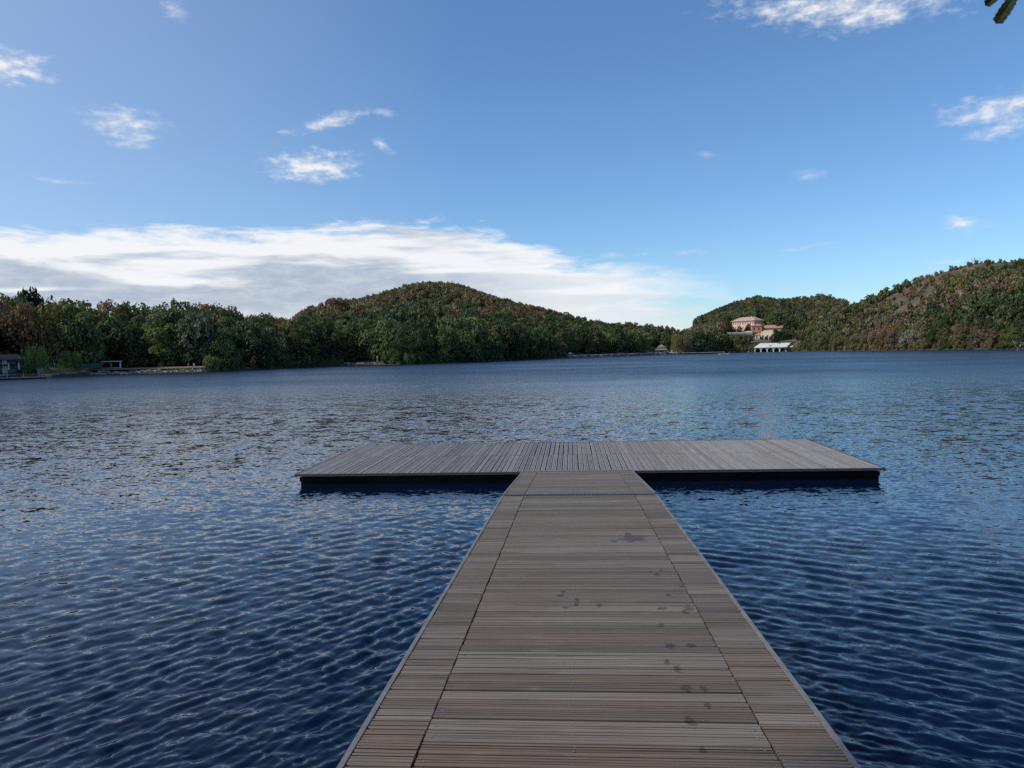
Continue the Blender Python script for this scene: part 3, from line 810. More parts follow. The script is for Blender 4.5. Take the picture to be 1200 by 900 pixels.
ZONES = [(20, "behind the lakeside house"), (45, "behind the taller willow"), (68, "between the two willows"), (98, "behind the rounder willow"), (122, "behind the open shelter"), (150, "just right of the shelter"),
         (180, "above boulder bank middle"), (215, "above the right boulder bank part"), (245, "where the boulder bank ends"), (290, "right of the boulder bank"), (335, "left of the reed band"), (370, "behind the left reeds half"),
         (402, "behind the right reeds half"), (425, "behind the stony beach"), (448, "beside the stony beach notice"), (485, "just right of the stony beach"), (520, "below the central hill top"), (560, "right of the central hill top"),
         (600, "left of the upturned boat"), (640, "by the upturned white boat"), (668, "by the little pale shed"), (700, "behind the shingle start"), (735, "behind the shingle middle"), (765, "left of the thatched hut"),
         (800, "around the thatched hut"), (830, "behind the dark jetty"), (855, "at the dark jetty end"), (885, "left of the boathouse"), (928, "around the boathouse"), (965, "right of the boathouse"), (1010, "below the right hill saddle"),
         (1050, "at the right hill's left foot"), (1100, "below the rising right ridge"), (1150, "below the bare ridge trees"), (1400, "at the right frame edge")]
def region_of(px): return next(t_ for lim, t_ in ZONES if px < lim)
ORD = ["first", "second", "third", "fourth", "fifth", "sixth", "seventh", "eighth", "ninth", "tenth", "eleventh", "twelfth"]

def add_tree(x, y, z, H_, kc, u, kind=None, name="broadleaf_tree", label=None, group=None, cat="tree", wid=None, lift=0.5, trunk=None, col=None):
    if kind is None: kind = ['round', 'wide', 'tall', 'round', 'round'][int(u * 997) % 5]
    v = random.Random(int(u * 1e6))
    root = empty(name, (x, y, z), v.uniform(0, 6.28))
    tag(root, label, cat, group)
    cr = link("crown", v.choice(crowns[kind]), root)
    hz = {'round': 0.95, 'wide': 0.75, 'tall': 1.25, 'shrub': 0.75, 'cone': 1.75, 'willow': 0.95}[kind]
    if kind == 'cone': R_ = H_ * 0.17; sc = (R_ / 0.75, R_ / 0.75, H_ / 3.15); cz = H_ * 0.46
    elif kind == 'willow': R_ = wid or H_ * 0.55; sc = (R_, R_, H_ / 2.0); cz = H_ * 0.53
    else:
        cb = H_ * (0.07 if kind != 'shrub' else -0.08)      # crown bottom
        z0_, z1_ = ZR[cr.data.name]; s_ = (H_ - cb) / (z1_ - z0_); R_ = wid or (H_ * v.uniform(0.36, 0.46) if kind not in ('wide', 'shrub') else H_ * v.uniform(0.5, 0.75))
        sc = (R_, R_ * v.uniform(0.9, 1.1), s_); cz = cb - z0_ * s_
    cr.location = (0, 0, cz); cr.scale = sc
    c0 = col or CVAL[kc]; f = v.uniform(0.8, 1.2); g2 = v.uniform(0.9, 1.1)
    cr.color = (c0[0] * f * g2, c0[1] * f, c0[2] * f / g2, 1)
    tr = link("trunk", trunk or v.choice(trunks), root); tr.scale = (H_ * 0.8, H_ * 0.8, cz * (1.0 if kind != 'cone' else 1.6))
    return root

by_label = {}
for q in trees:
    if id(q) not in solo_set: continue
    x, y, z, H_, kc, px, t_, r, u = q
    off = r - float(shore_r(math.atan2(x, y)))
    if H_ > 4.2: what = ("tall " if H_ > 10 else "small " if H_ < 6.5 else "") + "tree"; rank = "at water" if off < 8 else "in rear rank" if off > 17 else "in middle rank"
    else: what = "bush"; rank = "at water"
    by_label.setdefault((f"{CNAME[kc]} {what}", f"{rank} {region_of(px)}"), []).append(q)
for (w1, w2), qs in by_label.items():
    qs.sort(key=lambda q: q[5])
    for i, q in enumerate(qs):
        x, y, z, H_, kc, px, t_, r, u = q
        n_ = len(qs)
        pre = "" if n_ == 1 else (("left of two: ", "right of two: ")[i] if n_ == 2 else f"{ORD[min(i, 11)]} from left: ")
        lab = pre + w1 + " " + w2
        tr_ = H_ > 4.2
        add_tree(x, y, z, H_, kc, u, None if tr_ else 'shrub', "broadleaf_tree" if tr_ else "bush", lab, "broadleaf trees of the shore woods" if tr_ else "bushes along the waterline", "tree" if tr_ else "bush")

# hillside woods: one mass
lib = {}
rl = np.random.default_rng(77)
for kd, nq, lf in (('round', 340, 0.14), ('wide', 340, 0.14), ('tall', 340, 0.14), ('shrub', 170, 0.19), ('shrub', 170, 0.19), ('roundB', 1000, 0.085), ('tallB', 1000, 0.085), ('wideB', 1000, 0.085), ('roundC', 2400, 0.050), ('tallC', 2400, 0.050), ('wideC', 2400, 0.050)):
    for _ in range(3):
        Pp, Np = crown_points(kd.rstrip('BC'), nq, rl); v = leaf_quads(Pp, Np, lf, rl)
        lib.setdefault(kd, []).append((v, np.percentile(v[:, 2], 1.5), np.percentile(v[:, 2], 99)))
VV, CC = [], []
rv = random.Random(5)
for q in trees:
    if id(q) in solo_set: continue
    x, y, z, H_, kc, px, t_, r, u = q
    kd = 'shrub' if H_ < 4.5 else rv.choice(['round', 'wide', 'tall', 'round'])
    if H_ > 6.5: kd += 'C' if px < 345 else 'B'
    base, z0_, z1_ = rv.choice(lib[kd])
    ang = rv.uniform(0, 6.28); ca, sa = math.cos(ang), math.sin(ang)
    R_ = H_ * rv.uniform(0.40, 0.52) if kd != 'shrub' else H_ * rv.uniform(0.42, 0.72)
    s_ = H_ / (z1_ - z0_)
    bx_ = base[:, 0] * R_; by_ = base[:, 1] * R_
    v = np.stack([bx_ * ca - by_ * sa + x, bx_ * sa + by_ * ca + y, (base[:, 2] - z0_) * s_ + z - 0.1], 1)
    VV.append(v)
    f = rv.uniform(0.75, 1.25); g2 = rv.uniform(0.88, 1.12); c0 = CVAL[kc]
    CC.append(np.tile([c0[0] * f * g2, c0[1] * f, c0[2] * f / g2, 1.0], (len(v), 1)))
VV = np.concatenate(VV); CC = np.concatenate(CC).astype(np.float32)
print("wood quads", len(VV) // 4)
me = mesh_np("hillside_woodland", VV, np.arange(len(VV)).reshape(-1, 4), m_leaf_v)
at = me.color_attributes.new("tint", 'FLOAT_COLOR', 'POINT'); at.data.foreach_set('color', CC.ravel())
wood = link("hillside_woodland", me); tag(wood, "autumn tinted scrub and woodland covering the hills round the lake", "woodland", kind='stuff')

# trees that stand out
def place(px, r, z=None):
    a_ = az_of(px); x, y = r * math.sin(a_), r * math.cos(a_)
    return x, y, (float(ground_h(a_, r)) if z is None else z)
def h_for(px, r, ytop, z): return EYE[2] + r * math.tan(azel(px, ytop)[1]) - z
def star(name, label, px, r, ytop, kind, wpx, color, group=None, trunk=None):
    x, y, z = place(px, r); H_ = h_for(px, r, ytop, z)
    return add_tree(x, y, z, H_, 0, (px * 0.00137) % 1, kind, name, label, group, "tree", wid=(wpx / 2 * r / FPX if wpx else None), trunk=trunk, col=color)
r0 = lambda px: float(shore_r(az_of(px)))
star("weeping_willow", "taller weeping willow beside the brown roofed lakeside house", 41, r0(41) + 9, 403, 'willow', 27, (0.115, 0.18, 0.062))
star("weeping_willow", "shorter rounder weeping willow between the taller willow and the open shelter", 82, r0(82) + 10, 410, 'willow', 24, (0.115, 0.18, 0.062))
star("pale_willow", "pale yellowish willow on bare trunks beside the thatched hut", 793, 407, 389, 'willow', 15, (0.19, 0.18, 0.085))
star("pale_willow", "smaller pale yellowish willow right of the thatched hut", 806, 412, 391, 'willow', 12, (0.15, 0.15, 0.07))
star("conifer_tree", "tall pointed dark conifer on the skyline left of the villa hill", 823, 520, 369, 'cone', None, (0.018, 0.032, 0.026))
star("conifer_tree", "small pointed dark conifer left of the tall one on the skyline", 817, 515, 376, 'cone', None, (0.018, 0.032, 0.026))
star("oak_tree", "big very dark oak topping the skyline above the left house", 32, 205, 341, 'wide', 46, (0.020, 0.030, 0.018))
star("spiky_tree", "spiky dark crown rising above the left woods skyline", 207, 228, 352, 'tall', 26, (0.020, 0.034, 0.022))
star("round_tree", "big dark round tree right of the cream arched house above the boathouse", 913, 455, 386.5, 'round', 17, (0.020, 0.038, 0.016))
star("ornamental_tree", "yellowing tree left of the pink villa front", 853, 492, 374, 'tall', 10, (0.10, 0.095, 0.03))
star("ornamental_tree", "dark tree before the left end of the pink villa", 858, 486, 382, 'round', 9, (0.02, 0.034, 0.018))
star("ornamental_tree", "brownish tree before the middle of the pink villa", 867, 486, 381.5, 'tall', 7, (0.07, 0.05, 0.022))
star("ornamental_tree", "dark green tree before the right half of the pink villa", 877, 482, 380, 'round', 10, (0.02, 0.038, 0.018))

# bare trees on the dry hills
def bare_mesh(seed):
    r_ = random.Random(seed); mb = MB()
    def grow(p, d, l, rad, n_):
        q = p + d * l + Vector((r_.uniform(-.1, .1), r_.uniform(-.1, .1), 0)) * l; mb.tube([p, q], [rad, rad * 0.6], 4)
        if n_ == 0: return
        for _ in range(r_.choice([2, 3, 3])):
            d2 = (d + Vector((r_.uniform(-.8, .8), r_.uniform(-.8, .8), r_.uniform(-.1, .6)))).normalized(); grow(q, d2, l * r_.uniform(.55, .75), rad * 0.6, n_ - 1)
    grow(Vector((0, 0, -0.05)), Vector((0, 0, 1)), 0.35, 0.045, 5)
    return mb.mesh("branches", m_bark_pale)
bares = [bare_mesh(i) for i in range(3)]
m_bark_pale2 = m_bark_pale
bare_spots = [(1141, 410, 300, "pale bare tree standing on the skyline of the right hill"), (1148, 411, 301, "smaller bare tree beside the pale one on the right skyline"), (1133, 412, 306, "low bare bush left of the pale bare tree on the right skyline"),
              (1093, 420, 322, "lone bare tree halfway along the rising right skyline"), (519, 411, 326, "left bare snag on the top of the central hill"), (531, 411, 325, "middle bare snag on the top of the central hill"), (540, 412, 329, "right bare snag on the top of the central hill"),
              (396, 325, 348, "pointed grey bare tree on the left shoulder of the central hill"), (640, 425, 362, "pale bare trunk on the right slope of the central hill"), (652, 424, 365, "second pale bare trunk on the right slope of the central hill"), (504, 395, 345, "bare pale trunk just below the central hill top"),
              (1192, 262, 393, "leaning bare trunk low on the right hillside near the frame edge")]
for i, (px, r, yt, lab) in enumerate(bare_spots):
    x, y, z = place(px, r); H_ = max(2.5, h_for(px, r, yt, z))
    root = empty("bare_tree", (x, y, z)); tag(root, lab, "tree")
    o = link("branches", bares[i % 3], root); o.scale = (H_ * 0.85, H_ * 0.85, H_ * 0.85); o.rotation_euler = (0, 0, i * 1.7)

# ------------------------------------------------------------------ buildings
m_pink = simple_mat("pink_render", (0.72, 0.50, 0.42), 0.9, 0.12, 0.6)
m_brick = simple_mat("red_brick", (0.46, 0.25, 0.19), 0.9, 0.2, 1.5)
m_tile = simple_mat("terracotta_tile", (0.46, 0.32, 0.25), 0.9, 0.25, 1.2)
m_orange = simple_mat("orange_tile", (0.45, 0.22, 0.13), 0.9, 0.25, 1.2)
m_cream = simple_mat("cream_render", (0.62, 0.52, 0.38), 0.9, 0.1, 0.6)
m_white = simple_mat("white_paint", (0.72, 0.72, 0.70), 0.8, 0.08, 1.0)
m_glass = simple_mat("dark_window", (0.03, 0.035, 0.04), 0.2, 0.2, 1.0)
m_shutter = simple_mat("brick_shutter", (0.30, 0.13, 0.11), 0.8, 0.2, 1.0)
m_boatroof = simple_mat("pale_boathouse_roof", (0.60, 0.62, 0.57), 0.85, 0.12, 0.8)
m_grey = simple_mat("grey_concrete", (0.27, 0.26, 0.25), 0.9, 0.2, 1.0)
m_brownroof = simple_mat("brown_roof", (0.13, 0.09, 0.08), 0.9, 0.25, 1.5)
m_teal = simple_mat("teal_net", (0.03, 0.10, 0.095), 0.8, 0.2, 1.0)
m_rock = simple_mat("pale_rock", (0.24, 0.215, 0.18), 0.95, 0.45, 1.4, bump=0.5)
m_stone = simple_mat("shore_stone", (0.30, 0.275, 0.23), 0.95, 0.35, 1.0, bump=0.4)
m_thatch = simple_mat("thatch", (0.22, 0.19, 0.15), 0.95, 0.3, 3.0)
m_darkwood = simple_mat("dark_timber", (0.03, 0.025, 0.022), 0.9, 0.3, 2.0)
m_boat = simple_mat("white_hull", (0.78, 0.79, 0.80), 0.35, 0.05, 1.0)
m_tan = simple_mat("tan_plank", (0.22, 0.17, 0.11), 0.9, 0.25, 1.5)

def face_yaw(px, extra=0.0): return -az_of(px) + extra   # local -y faces the viewer
def root_at(name, px, r, z, label, cat, extra=0.0):
    x, y, _ = place(px, r, 0); o = empty(name, (x, y, z), face_yaw(px, extra)); tag(o, label, cat); return o
S = lambda px, r: px * r / FPX      # metres for a pixel span
zpix = lambda px, py, r: EYE[2] + r * math.tan(azel(px, py)[1])

# pink villa: long front turned to the left, narrow end to the right
r = 500; px = 872
zb = zpix(880, 389, r); zt = zpix(880, 376, r)
v_root = root_at("pink_villa", 884, 496, zb, "long pink villa with hipped tile roof and rows of windows above the boathouse", "villa", math.radians(-38))
Ln = S(24, r) / math.cos(math.radians(38)) ; Wd = 9.0; Hh = zt - zb
mb = MB(); mb.box(-Ln, 0, 0, Wd, -9, Hh); mb.build("wall", m_pink, v_root)
mb = MB(); mb.hip(-Ln - 0.7, 0.7, -0.7, Wd + 0.7, Hh + 0.003, 2.6, 4.0); rf = mb.build("roof", m_tile, v_root)
mb = MB(); mb.box(-5, -4.2, 3.4, 4.2, Hh + 1.0, Hh + 3.2); mb.build("chimney", m_brick, rf)
mb = MB(); mb.box(-Ln - 0.06, 0.06, -0.06, Wd + 0.06, Hh * 0.62, Hh * 0.62 + 0.28); mb.build("string_course", m_white, v_root)
wm = MB(); wm.box(-0.42, 0.42, -0.03, 0.02, 0, 1.35); wmesh = wm.mesh("window", m_shutter)
for row in range(3):
    for cI in range(9):
        o = link("window", wmesh, v_root, (-Ln + (cI + 0.5) * Ln / 9, -0.02, Hh - 2.1 - row * 2.6))
for row in range(2):
    for cI in range(3):
        link("window", wmesh, v_root, (0.02, 1.5 + cI * 3.0, Hh - 2.1 - row * 2.6), (0, 0, math.pi / 2))
# red brick wing below the villa end
r = 486; zb2 = zpix(886, 395, r); zt2 = zpix(886, 382, r)
o = root_at("brick_wing", 887, r, zb2, "red brick block stepping down from the pink villa to the cream house", "house")
hw = S(11, r) / 2
mb = MB(); mb.box(-hw, hw, 0, 6, -6, zt2 - zb2 - 0.0); mb.build("wall", m_brick, o)
mb = MB(); mb.hip(-hw - 0.4, hw + 0.4, -0.4, 6.4, zt2 - zb2 + 0.003, 1.2, 2.2); mb.build("roof", m_orange, o)
mb = MB(); mb.prism([(-hw - 4.5, -5.0), (hw * 0.6, -5.0), (hw * 0.6, -1.0), (-hw + 0.6, -1.0), (-hw - 4.5, -3.2)], -2.6, -0.05); mb.build("lean_to", m_orange, o)
wmesh2 = wm.mesh("window", m_glass)
for q in (-1.5, 1.2): link("window", wmesh2, o, (q, -0.02, zt2 - zb2 - 2.3))
# long orange roofed house to the right
r = 490; zb3 = zpix(910, 392, r); zt3 = zpix(910, 384.5, r)
o = root_at("orange_roofed_house", 908, r, zb3, "low house with long orange tiled roof right of the pink villa", "house")
hw = S(33, r) / 2
mb = MB(); mb.box(-hw, hw, 0, 7, -6, zt3 - zb3); mb.build("wall", m_cream, o)
mb = MB(); mb.hip(-hw - 0.6, hw + 0.6, -0.6, 7.6, zt3 - zb3 + 0.003, 2.0, 4.5); mb.build("roof", m_orange, o)
for q in (-7, -4.5, 5, 7.4): link("window", wmesh2, o, (q, -0.02, zt3 - zb3 - 1.9))
# cream house with rounded gable, awning and arcade
r = 470; zb4 = zpix(896, 400, r); zt4 = zpix(897, 388.5, r)
o = root_at("cream_house", 896, r, zb4, "cream house with rounded gable and grey arches above the boathouse roof", "house", math.radians(-24))
hw = S(23, r) / 2; gx0, gx1 = -S(4.5, r), hw
H4 = zt4 - zb4
mb = MB()
pts = [(gx0, -4), (gx1, -4), (gx1, H4 * 0.78)]
for k_ in range(13):
    t_ = math.pi * k_ / 12; pts.append(((gx0 + gx1) / 2 + (gx1 - gx0) / 2 * math.cos(t_) * 0.999, H4 * 0.78 + math.sin(t_) * H4 * 0.36))
mb.prism(pts[::-1], 0, 7); mb.build("wall", m_cream, o)
mb = MB(); mb.box(-hw, gx0 - 0.02, 0.3, 6, -4, H4 * 0.66); mb.build("side_wing", m_cream, o)
mb = MB(); mb.hip(-hw - 0.3, gx0 + 0.2, -0.1, 6.2, H4 * 0.66 + 0.003, 1.2, 1.2); mb.build("wing_roof", m_orange, o)
mb = MB(); mb.prism([(0, 0), (1.6, -0.55), (1.6, -0.4), (0, 0.2)], 0, S(13, r)); mb.build("awning", m_white, o, ((gx0 + gx1) / 2 + S(6.5, r), -0.02, H4 * 0.60), (0, 0, math.pi / 2 + math.pi))
am = MB()
ap = [(-1.05, 0), (1.05, 0), (1.05, 1.7)] + [(1.05 * math.cos(math.pi * k_ / 8), 1.7 + 1.05 * math.sin(math.pi * k_ / 8)) for k_ in range(9)]
am.prism(ap[::-1], -0.06, 0.02); arch = am.mesh("arch", m_glass)
for q in range(3): link("arch", arch, o, (gx0 + (q + 0.5) * (gx1 - gx0) / 3, -1.85, 0.1))
mb = MB(); mb.box(-hw * 0.9, gx1 + 0.1, -1.8, -0.03, -3, H4 * 0.36); mb.build("terrace", m_grey, o)
for q in range(3): link("window", wmesh2, o, (gx0 + (q + 0.5) * (gx1 - gx0) / 3, -0.02, H4 * 0.40))
link("window", wmesh2, o, (-hw + 1.2, 0.28, H4 * 0.36)); link("window", wmesh2, o, (-hw + 3.3, 0.28, H4 * 0.36))
# white terrace wall
r = 476; z5 = zpix(868, 392, r)
o = root_at("terrace_wall", 867, r, z5, "white retaining wall of the terrace below the pink villa", "wall")
hw = S(27, r) / 2
mb = MB(); mb.box(-hw, hw, 0, 0.6, -1.2, 1.1); mb.build("wall_face", m_grey, o)
mb = MB(); mb.box(-hw, hw, -0.1, 0.7, 1.103, 1.35); mb.build("coping", m_white, o)
mb = MB(); mb.prism([(2.5, 1.36), (hw, 1.36), (hw * 0.8, 2.0), (4.5, 2.0)], 0.1, 2.2); mb.build("canopy", m_white, o)
# boathouse with six pointed arches
r = float(shore_r(az_of(906))) - 1.5
zw = 0.15; zr = zpix(906, 402, r + 5) ; ze = zpix(906, 407.3, r)
o = root_at("boathouse", 906, r, 0.0, "pale roofed boathouse with a row of white arches open to the lake", "boathouse")
hw = S(41, r) / 2; He = ze
mb = MB(); mb.add([(-hw, -0.5, He), (hw, -0.5, He), (hw, 9, He), (-hw, 9, He), (-hw + 3.2, 4.2, zr), (hw - 0.6, 4.2, zr), (-hw, -0.5, He + 0.18), (hw, -0.5, He + 0.18), (hw, 9, He + 0.18), (-hw, 9, He + 0.18)],
           [(0, 3, 2, 1), (0, 1, 7, 6), (1, 2, 8, 7), (2, 3, 9, 8), (3, 0, 6, 9), (6, 7, 5, 4), (8, 9, 4, 5), (7, 8, 5), (9, 6, 4)]); mb.build("roof", m_boatroof, o)
mb = MB(); mb.box(-hw + 0.4, hw - 0.3, 8.4, 8.7, -0.8, He - 0.003); mb.box(-hw + 0.2, -hw + 0.45, 0.3, 8.38, -0.8, He - 0.003); mb.box(hw - 0.5, hw - 0.25, 0.3, 8.38, -0.8, He - 0.003); mb.build("wall", m_grey, o)
bw = (2 * hw - 0.8) / 6
def arch_bay(w, h):
    """white bay front with a pointed opening"""
    mb = MB(); ow = w * 0.83; n_ = 8
    pts_o = []
    for k_ in range(n_ + 1):
        s_ = -1 + 2 * k_ / n_; zz_ = h * (0.50 + 0.42 * (1 - abs(s_) ** 1.6)); pts_o.append((s_ * ow / 2, zz_))
    for k_ in range(n_):
        (xa, za), (xb, zb_) = pts_o[k_], pts_o[k_ + 1]
        mb.prism([(xa, za), (xb, zb_), (xb, h), (xa, h)], 0, 0.25)
    mb.box(-w / 2, -ow / 2, 0, 0.25, -0.8, h); mb.box(ow / 2, w / 2, 0, 0.25, -0.8, h)
    return mb.mesh("arch", m_white)
ab = arch_bay(bw - 0.01, He - 0.005)
for q in range(6): link("arch", ab, o, (-hw + 0.5 + (q + 0.5) * bw, 0, 0))

# lakeside house on the left
r = r0(5) + 10
zb = zpix(8, 436, r)
o = root_at("lakeside_house", 0, r, 0.9, "pale lakeside house with overhanging brown roof at the left edge", "house")
ww = S(20, r)
mb = MB(); mb.box(-6, ww - 1.2, 0, 7, -1, 3.0); mb.build("wall", m_grey, o)
zt = zpix(10, 422, r) - 0.9; zr = zpix(10, 415, r) - 0.9
mb = MB(); mb.hip(-7, ww + 0.8, -1.6, 8.2, zt, zr - zt, 1.8, 0.14); rf = mb.build("roof", m_brownroof, o)
mb = MB(); mb.box(-3.2, ww - 1.6, -1.4, -0.03, zt - 1.0, zt - 0.75); mb.build("beam", m_darkwood, o)
mb = MB(); mb.box(ww - 3.4, ww - 2.6, -0.9, -0.05, -1, zt - 0.01); mb.build("pillar", m_white, o)
for q in (-2.5, -0.4): 
    mb = MB(); mb.box(q, q + 1.3, -0.04, 0.02, 0.2, 2.1); mb.build("window", m_glass, o)
mb = MB(); mb.prism([(ww - 0.9, 1.6), (ww + 2.6, 1.5), (ww + 2.6, 1.62), (ww - 0.9, 1.75)], -1.0, 3); mb.build("lean_to_roof", m_brownroof, o)
# grey box shed beside
o = root_at("small_shed", 47, r0(47) + 7, 0.85, "small grey box shed under the taller willow", "shed")
mb = MB(); mb.box(-0.5, 0.5, 0, 0.9, -0.4, 0.75); mb.build("wall", m_grey, o)
mb = MB(); mb.box(-0.54, 0.54, -0.04, 0.94, 0.753, 0.80); mb.build("roof", m_grey, o)
# open shelter
r = r0(129) + 9
zb = zpix(129, 432.5, r)
o = root_at("open_shelter", 129, r, zb, "small open concrete shelter with flat pale roof on the left bank", "shelter")
hw = S(20, r) / 2; Hs = zpix(129, 424, r) - zb
mb = MB(); mb.box(-hw - 0.1, hw + 0.25, -0.3, 2.4, Hs, Hs + 0.16); mb.build("roof", m_white, o)
mb = MB(); mb.box(-hw, -hw + 0.25, -0.1, 2.2, -0.6, Hs - 0.003); mb.build("side_wall", m_grey, o)
mb = MB(); mb.box(hw - 0.25, hw, -0.1, 2.2, -0.6, Hs - 0.003); mb.build("side_wall", m_white, o)
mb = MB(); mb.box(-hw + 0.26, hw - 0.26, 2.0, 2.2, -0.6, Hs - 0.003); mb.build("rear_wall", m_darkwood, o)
mb = MB(); mb.box(0.05, 0.25, -0.08, 0.12, -0.6, Hs - 0.003); mb.build("post", m_grey, o)
mb = MB(); mb.box(-hw + 0.26, 0.04, -0.06, 0.06, -0.6, 0.35); mb.box(0.26, hw - 0.26, -0.06, 0.06, -0.6, 0.35); mb.build("low_wall", m_grey, o)
mb = MB(); mb.tube([(-hw + 0.12, 0.6, Hs + 0.161), (-hw + 0.12, 0.6, Hs + 0.7)], [0.06, 0.06], 6); mb.build("chimney", m_grey, o)
# teal fence behind the willows
r = r0(85) + 13
zb = 0.9
o = root_at("net_fence", 80, r, zpix(85, 432, r) , "low teal net fence behind the willows", "fence")
hw = S(60, r) / 2
mb = MB(); mb.box(-hw, hw, 0, 0.05, 0, zpix(85, 426.5, r) - zpix(85, 432, r)); mb.build("netting", m_teal, o)
hf = zpix(85, 426.5, r) - zpix(85, 432, r)
pm = MB(); pm.box(-0.05, 0.05, -0.08, -0.003, -0.5, hf + 0.35); pme = pm.mesh("post", m_darkwood)
for q in range(6): link("post", pme, o, (-hw + 0.3 + q * (2 * hw - 0.6) / 5, 0, 0))

# low stone quay and boards on the left
def quay(px0, px1, off, ytop_z, label, mat, name, thick=1.2, cat="quay"):
    pc = (px0 + px1) / 2; p0 = Vector(place(px0, r0(px0) + off, 0)); p1 = Vector(place(px1, r0(px1) + off, 0))
    d_ = p1 - p0; o = empty(name, ((p0 + p1) / 2)); o.rotation_euler = (0, 0, math.atan2(d_.y, d_.x)); tag(o, label, cat)
    L_ = d_.length / 2
    return o, L_
o, L_ = quay(-30, 104, 1.2, 0, "pale stone quay edge running below the two willows", m_stone, "stone_quay")
mb = MB()
rq = random.Random(3); x = -L_
while x < L_:
    w = rq.uniform(0.5, 1.2); mb.box(x, min(L_, x + w - 0.04), rq.uniform(-0.05, 0.05), 2.4, -0.6, 0.72 + rq.uniform(-0.08, 0.08)); x += w
mb.build("quay_blocks", m_stone, o)
o, L_ = quay(48, 112, 6.5, 0, "long tan timber bench wall in front of the willows", m_tan, "timber_wall", cat="wall")
mb = MB(); mb.box(-L_, L_, 0, 0.25, 0.3, 1.28); mb.build("wall_boards", m_tan, o)
mb = MB(); mb.box(-L_, L_, -0.15, 0.35, 1.283, 1.40); mb.build("coping", m_tan, o)
o, L_ = quay(-40, 52, -2.6, 0, "low dark mooring jetty along the left quay", m_darkwood, "mooring_jetty", cat="jetty")
mb = MB(); mb.box(-L_, L_, -0.8, 0.8, 0.22, 0.36); mb.build("deck", m_grey, o)
mb = MB(); mb.box(-L_, L_, -0.7, 0.7, -0.3, 0.215); mb.build("float_hull", m_dark, o)
pm = MB(); pm.tube([(0, 0, -0.5), (0, 0, 1.1)], [0.06, 0.06], 6); pme = pm.mesh("post", m_grey)
for q in range(5): link("post", pme, o, (-L_ * 0.8 + q * L_ * 0.42, 0.6, 0))

# white boats
def boat(px, py, L_, label, head=0.2, cabin=False):
    P = at_z(px, py); o = empty("motor_boat", (P[0], P[1], 0), face_yaw(px) + head); tag(o, label, "boat")
    mb = MB(); secs = []
    for k_, (x, w, zt_) in enumerate([(-1, 0.34, 0.42), (-0.5, 0.40, 0.42), (0.1, 0.38, 0.46), (0.6, 0.24, 0.54), (1.0, 0.02, 0.66)]):
        secs.append([(x * L_ / 2, -w * L_ / 2.6, zt_), (x * L_ / 2, -w * L_ / 3.6, 0.02), (x * L_ / 2, 0, -0.16), (x * L_ / 2, w * L_ / 3.6, 0.02), (x * L_ / 2, w * L_ / 2.6, zt_)])
    vs = [v_ for s_ in secs for v_ in s_]; fs = []
    for i in range(4):
        for j in range(4): fs.append((i * 5 + j, (i + 1) * 5 + j, (i + 1) * 5 + j + 1, i * 5 + j + 1))
        fs.append((i * 5 + 4, (i + 1) * 5 + 4, (i + 1) * 5, i * 5))
    fs.append((0, 1, 2, 3, 4)); mb.add(vs, fs); mb.build("hull", m_boat, o)
    mb = MB(); mb.prism([(-0.15, 0.43), (0.9, 0.43), (0.35, 0.85), (0.0, 0.85)], -0.42, 0.42); mb.build("windscreen", m_glass, o)
    mb = MB(); mb.box(-L_ / 2 - 0.3, -L_ / 2 - 0.02, -0.14, 0.14, 0.1, 0.75); mb.build("outboard_motor", m_dark, o)
boat(56, 442.6, 3.4, "small white motor boat moored off the end of the low left jetty", 0.1)
boat(848, 415.4, 4.6, "small white motor boat off the end of the far dark jetty", 0.0)

# rocks of the stone lined bank: each boulder a thing
def rock_mesh(seed):
    r_ = np.random.default_rng(seed); vs, fs = [], []
    n1_, n2_ = 7, 5; 
    for j in range(n2_ + 1):
        for i in range(n1_):
            th = math.pi * j / n2_; ph = 2 * math.pi * i / n1_ + (j % 2) * 0.3; k_ = r_.uniform(0.78, 1.15)
            vs.append((k_ * math.sin(th) * math.cos(ph), k_ * math.sin(th) * math.sin(ph) * 0.8, k_ * math.cos(th) * 0.62))
    for j in range(n2_):
        for i in range(n1_): fs.append((j * n1_ + i, (j + 1) * n1_ + i, (j + 1) * n1_ + (i + 1) % n1_, j * n1_ + (i + 1) % n1_))
    me = bpy.data.meshes.new("boulder"); me.from_pydata(vs, [], fs); me.materials.append(m_rock); return me
rocks = [rock_mesh(i) for i in range(5)]
rk = random.Random(9)
def rock_line(x0, x1, step, off0, off1, s0, s1, label, group):
    x = x0
    while x < x1:
        r = r0(x) + rk.uniform(off0, off1); X_, Y_, _ = place(x, r, 0); s = rk.uniform(s0, s1)
        o = link("boulder", rk.choice(rocks), None, (X_, Y_, max(0.1, 0.42 * (r - r0(x))) * rk.uniform(0.6, 1.0)), (rk.uniform(-.4, .4), rk.uniform(-.4, .4), rk.uniform(0, 6)))
        o.scale = (s, s, s * rk.uniform(0.7, 1.1)); tag(o, label, "boulder", group)
        x += step * rk.uniform(0.6, 1.4)
rock_line(104, 238, 1.9, 0.0, 2.2, 0.28, 0.62, "rough grey boulder in the stone lining of the left bank", "boulders lining the left bank")
rock_line(402, 446, 1.9, 0.2, 2.5, 0.3, 0.6, "pale boulder on the small stony beach below the central hill", "boulders on the small stony beach")
rock_line(672, 782, 1.7, 0.2, 3.0, 0.45, 0.85, "pale boulder on the long shingle shore left of the thatched hut", "boulders on the shingle shore")
rock_line(818, 836, 1.6, 3.0, 6.0, 1.0, 1.9, "big pale outcrop boulder behind the far dark jetty", "outcrop boulders behind the dark jetty")
rock_line(852, 880, 3.0, 0.3, 2.0, 0.5, 1.0, "low pale boulder at the water edge left of the boathouse", "boulders left of the boathouse")

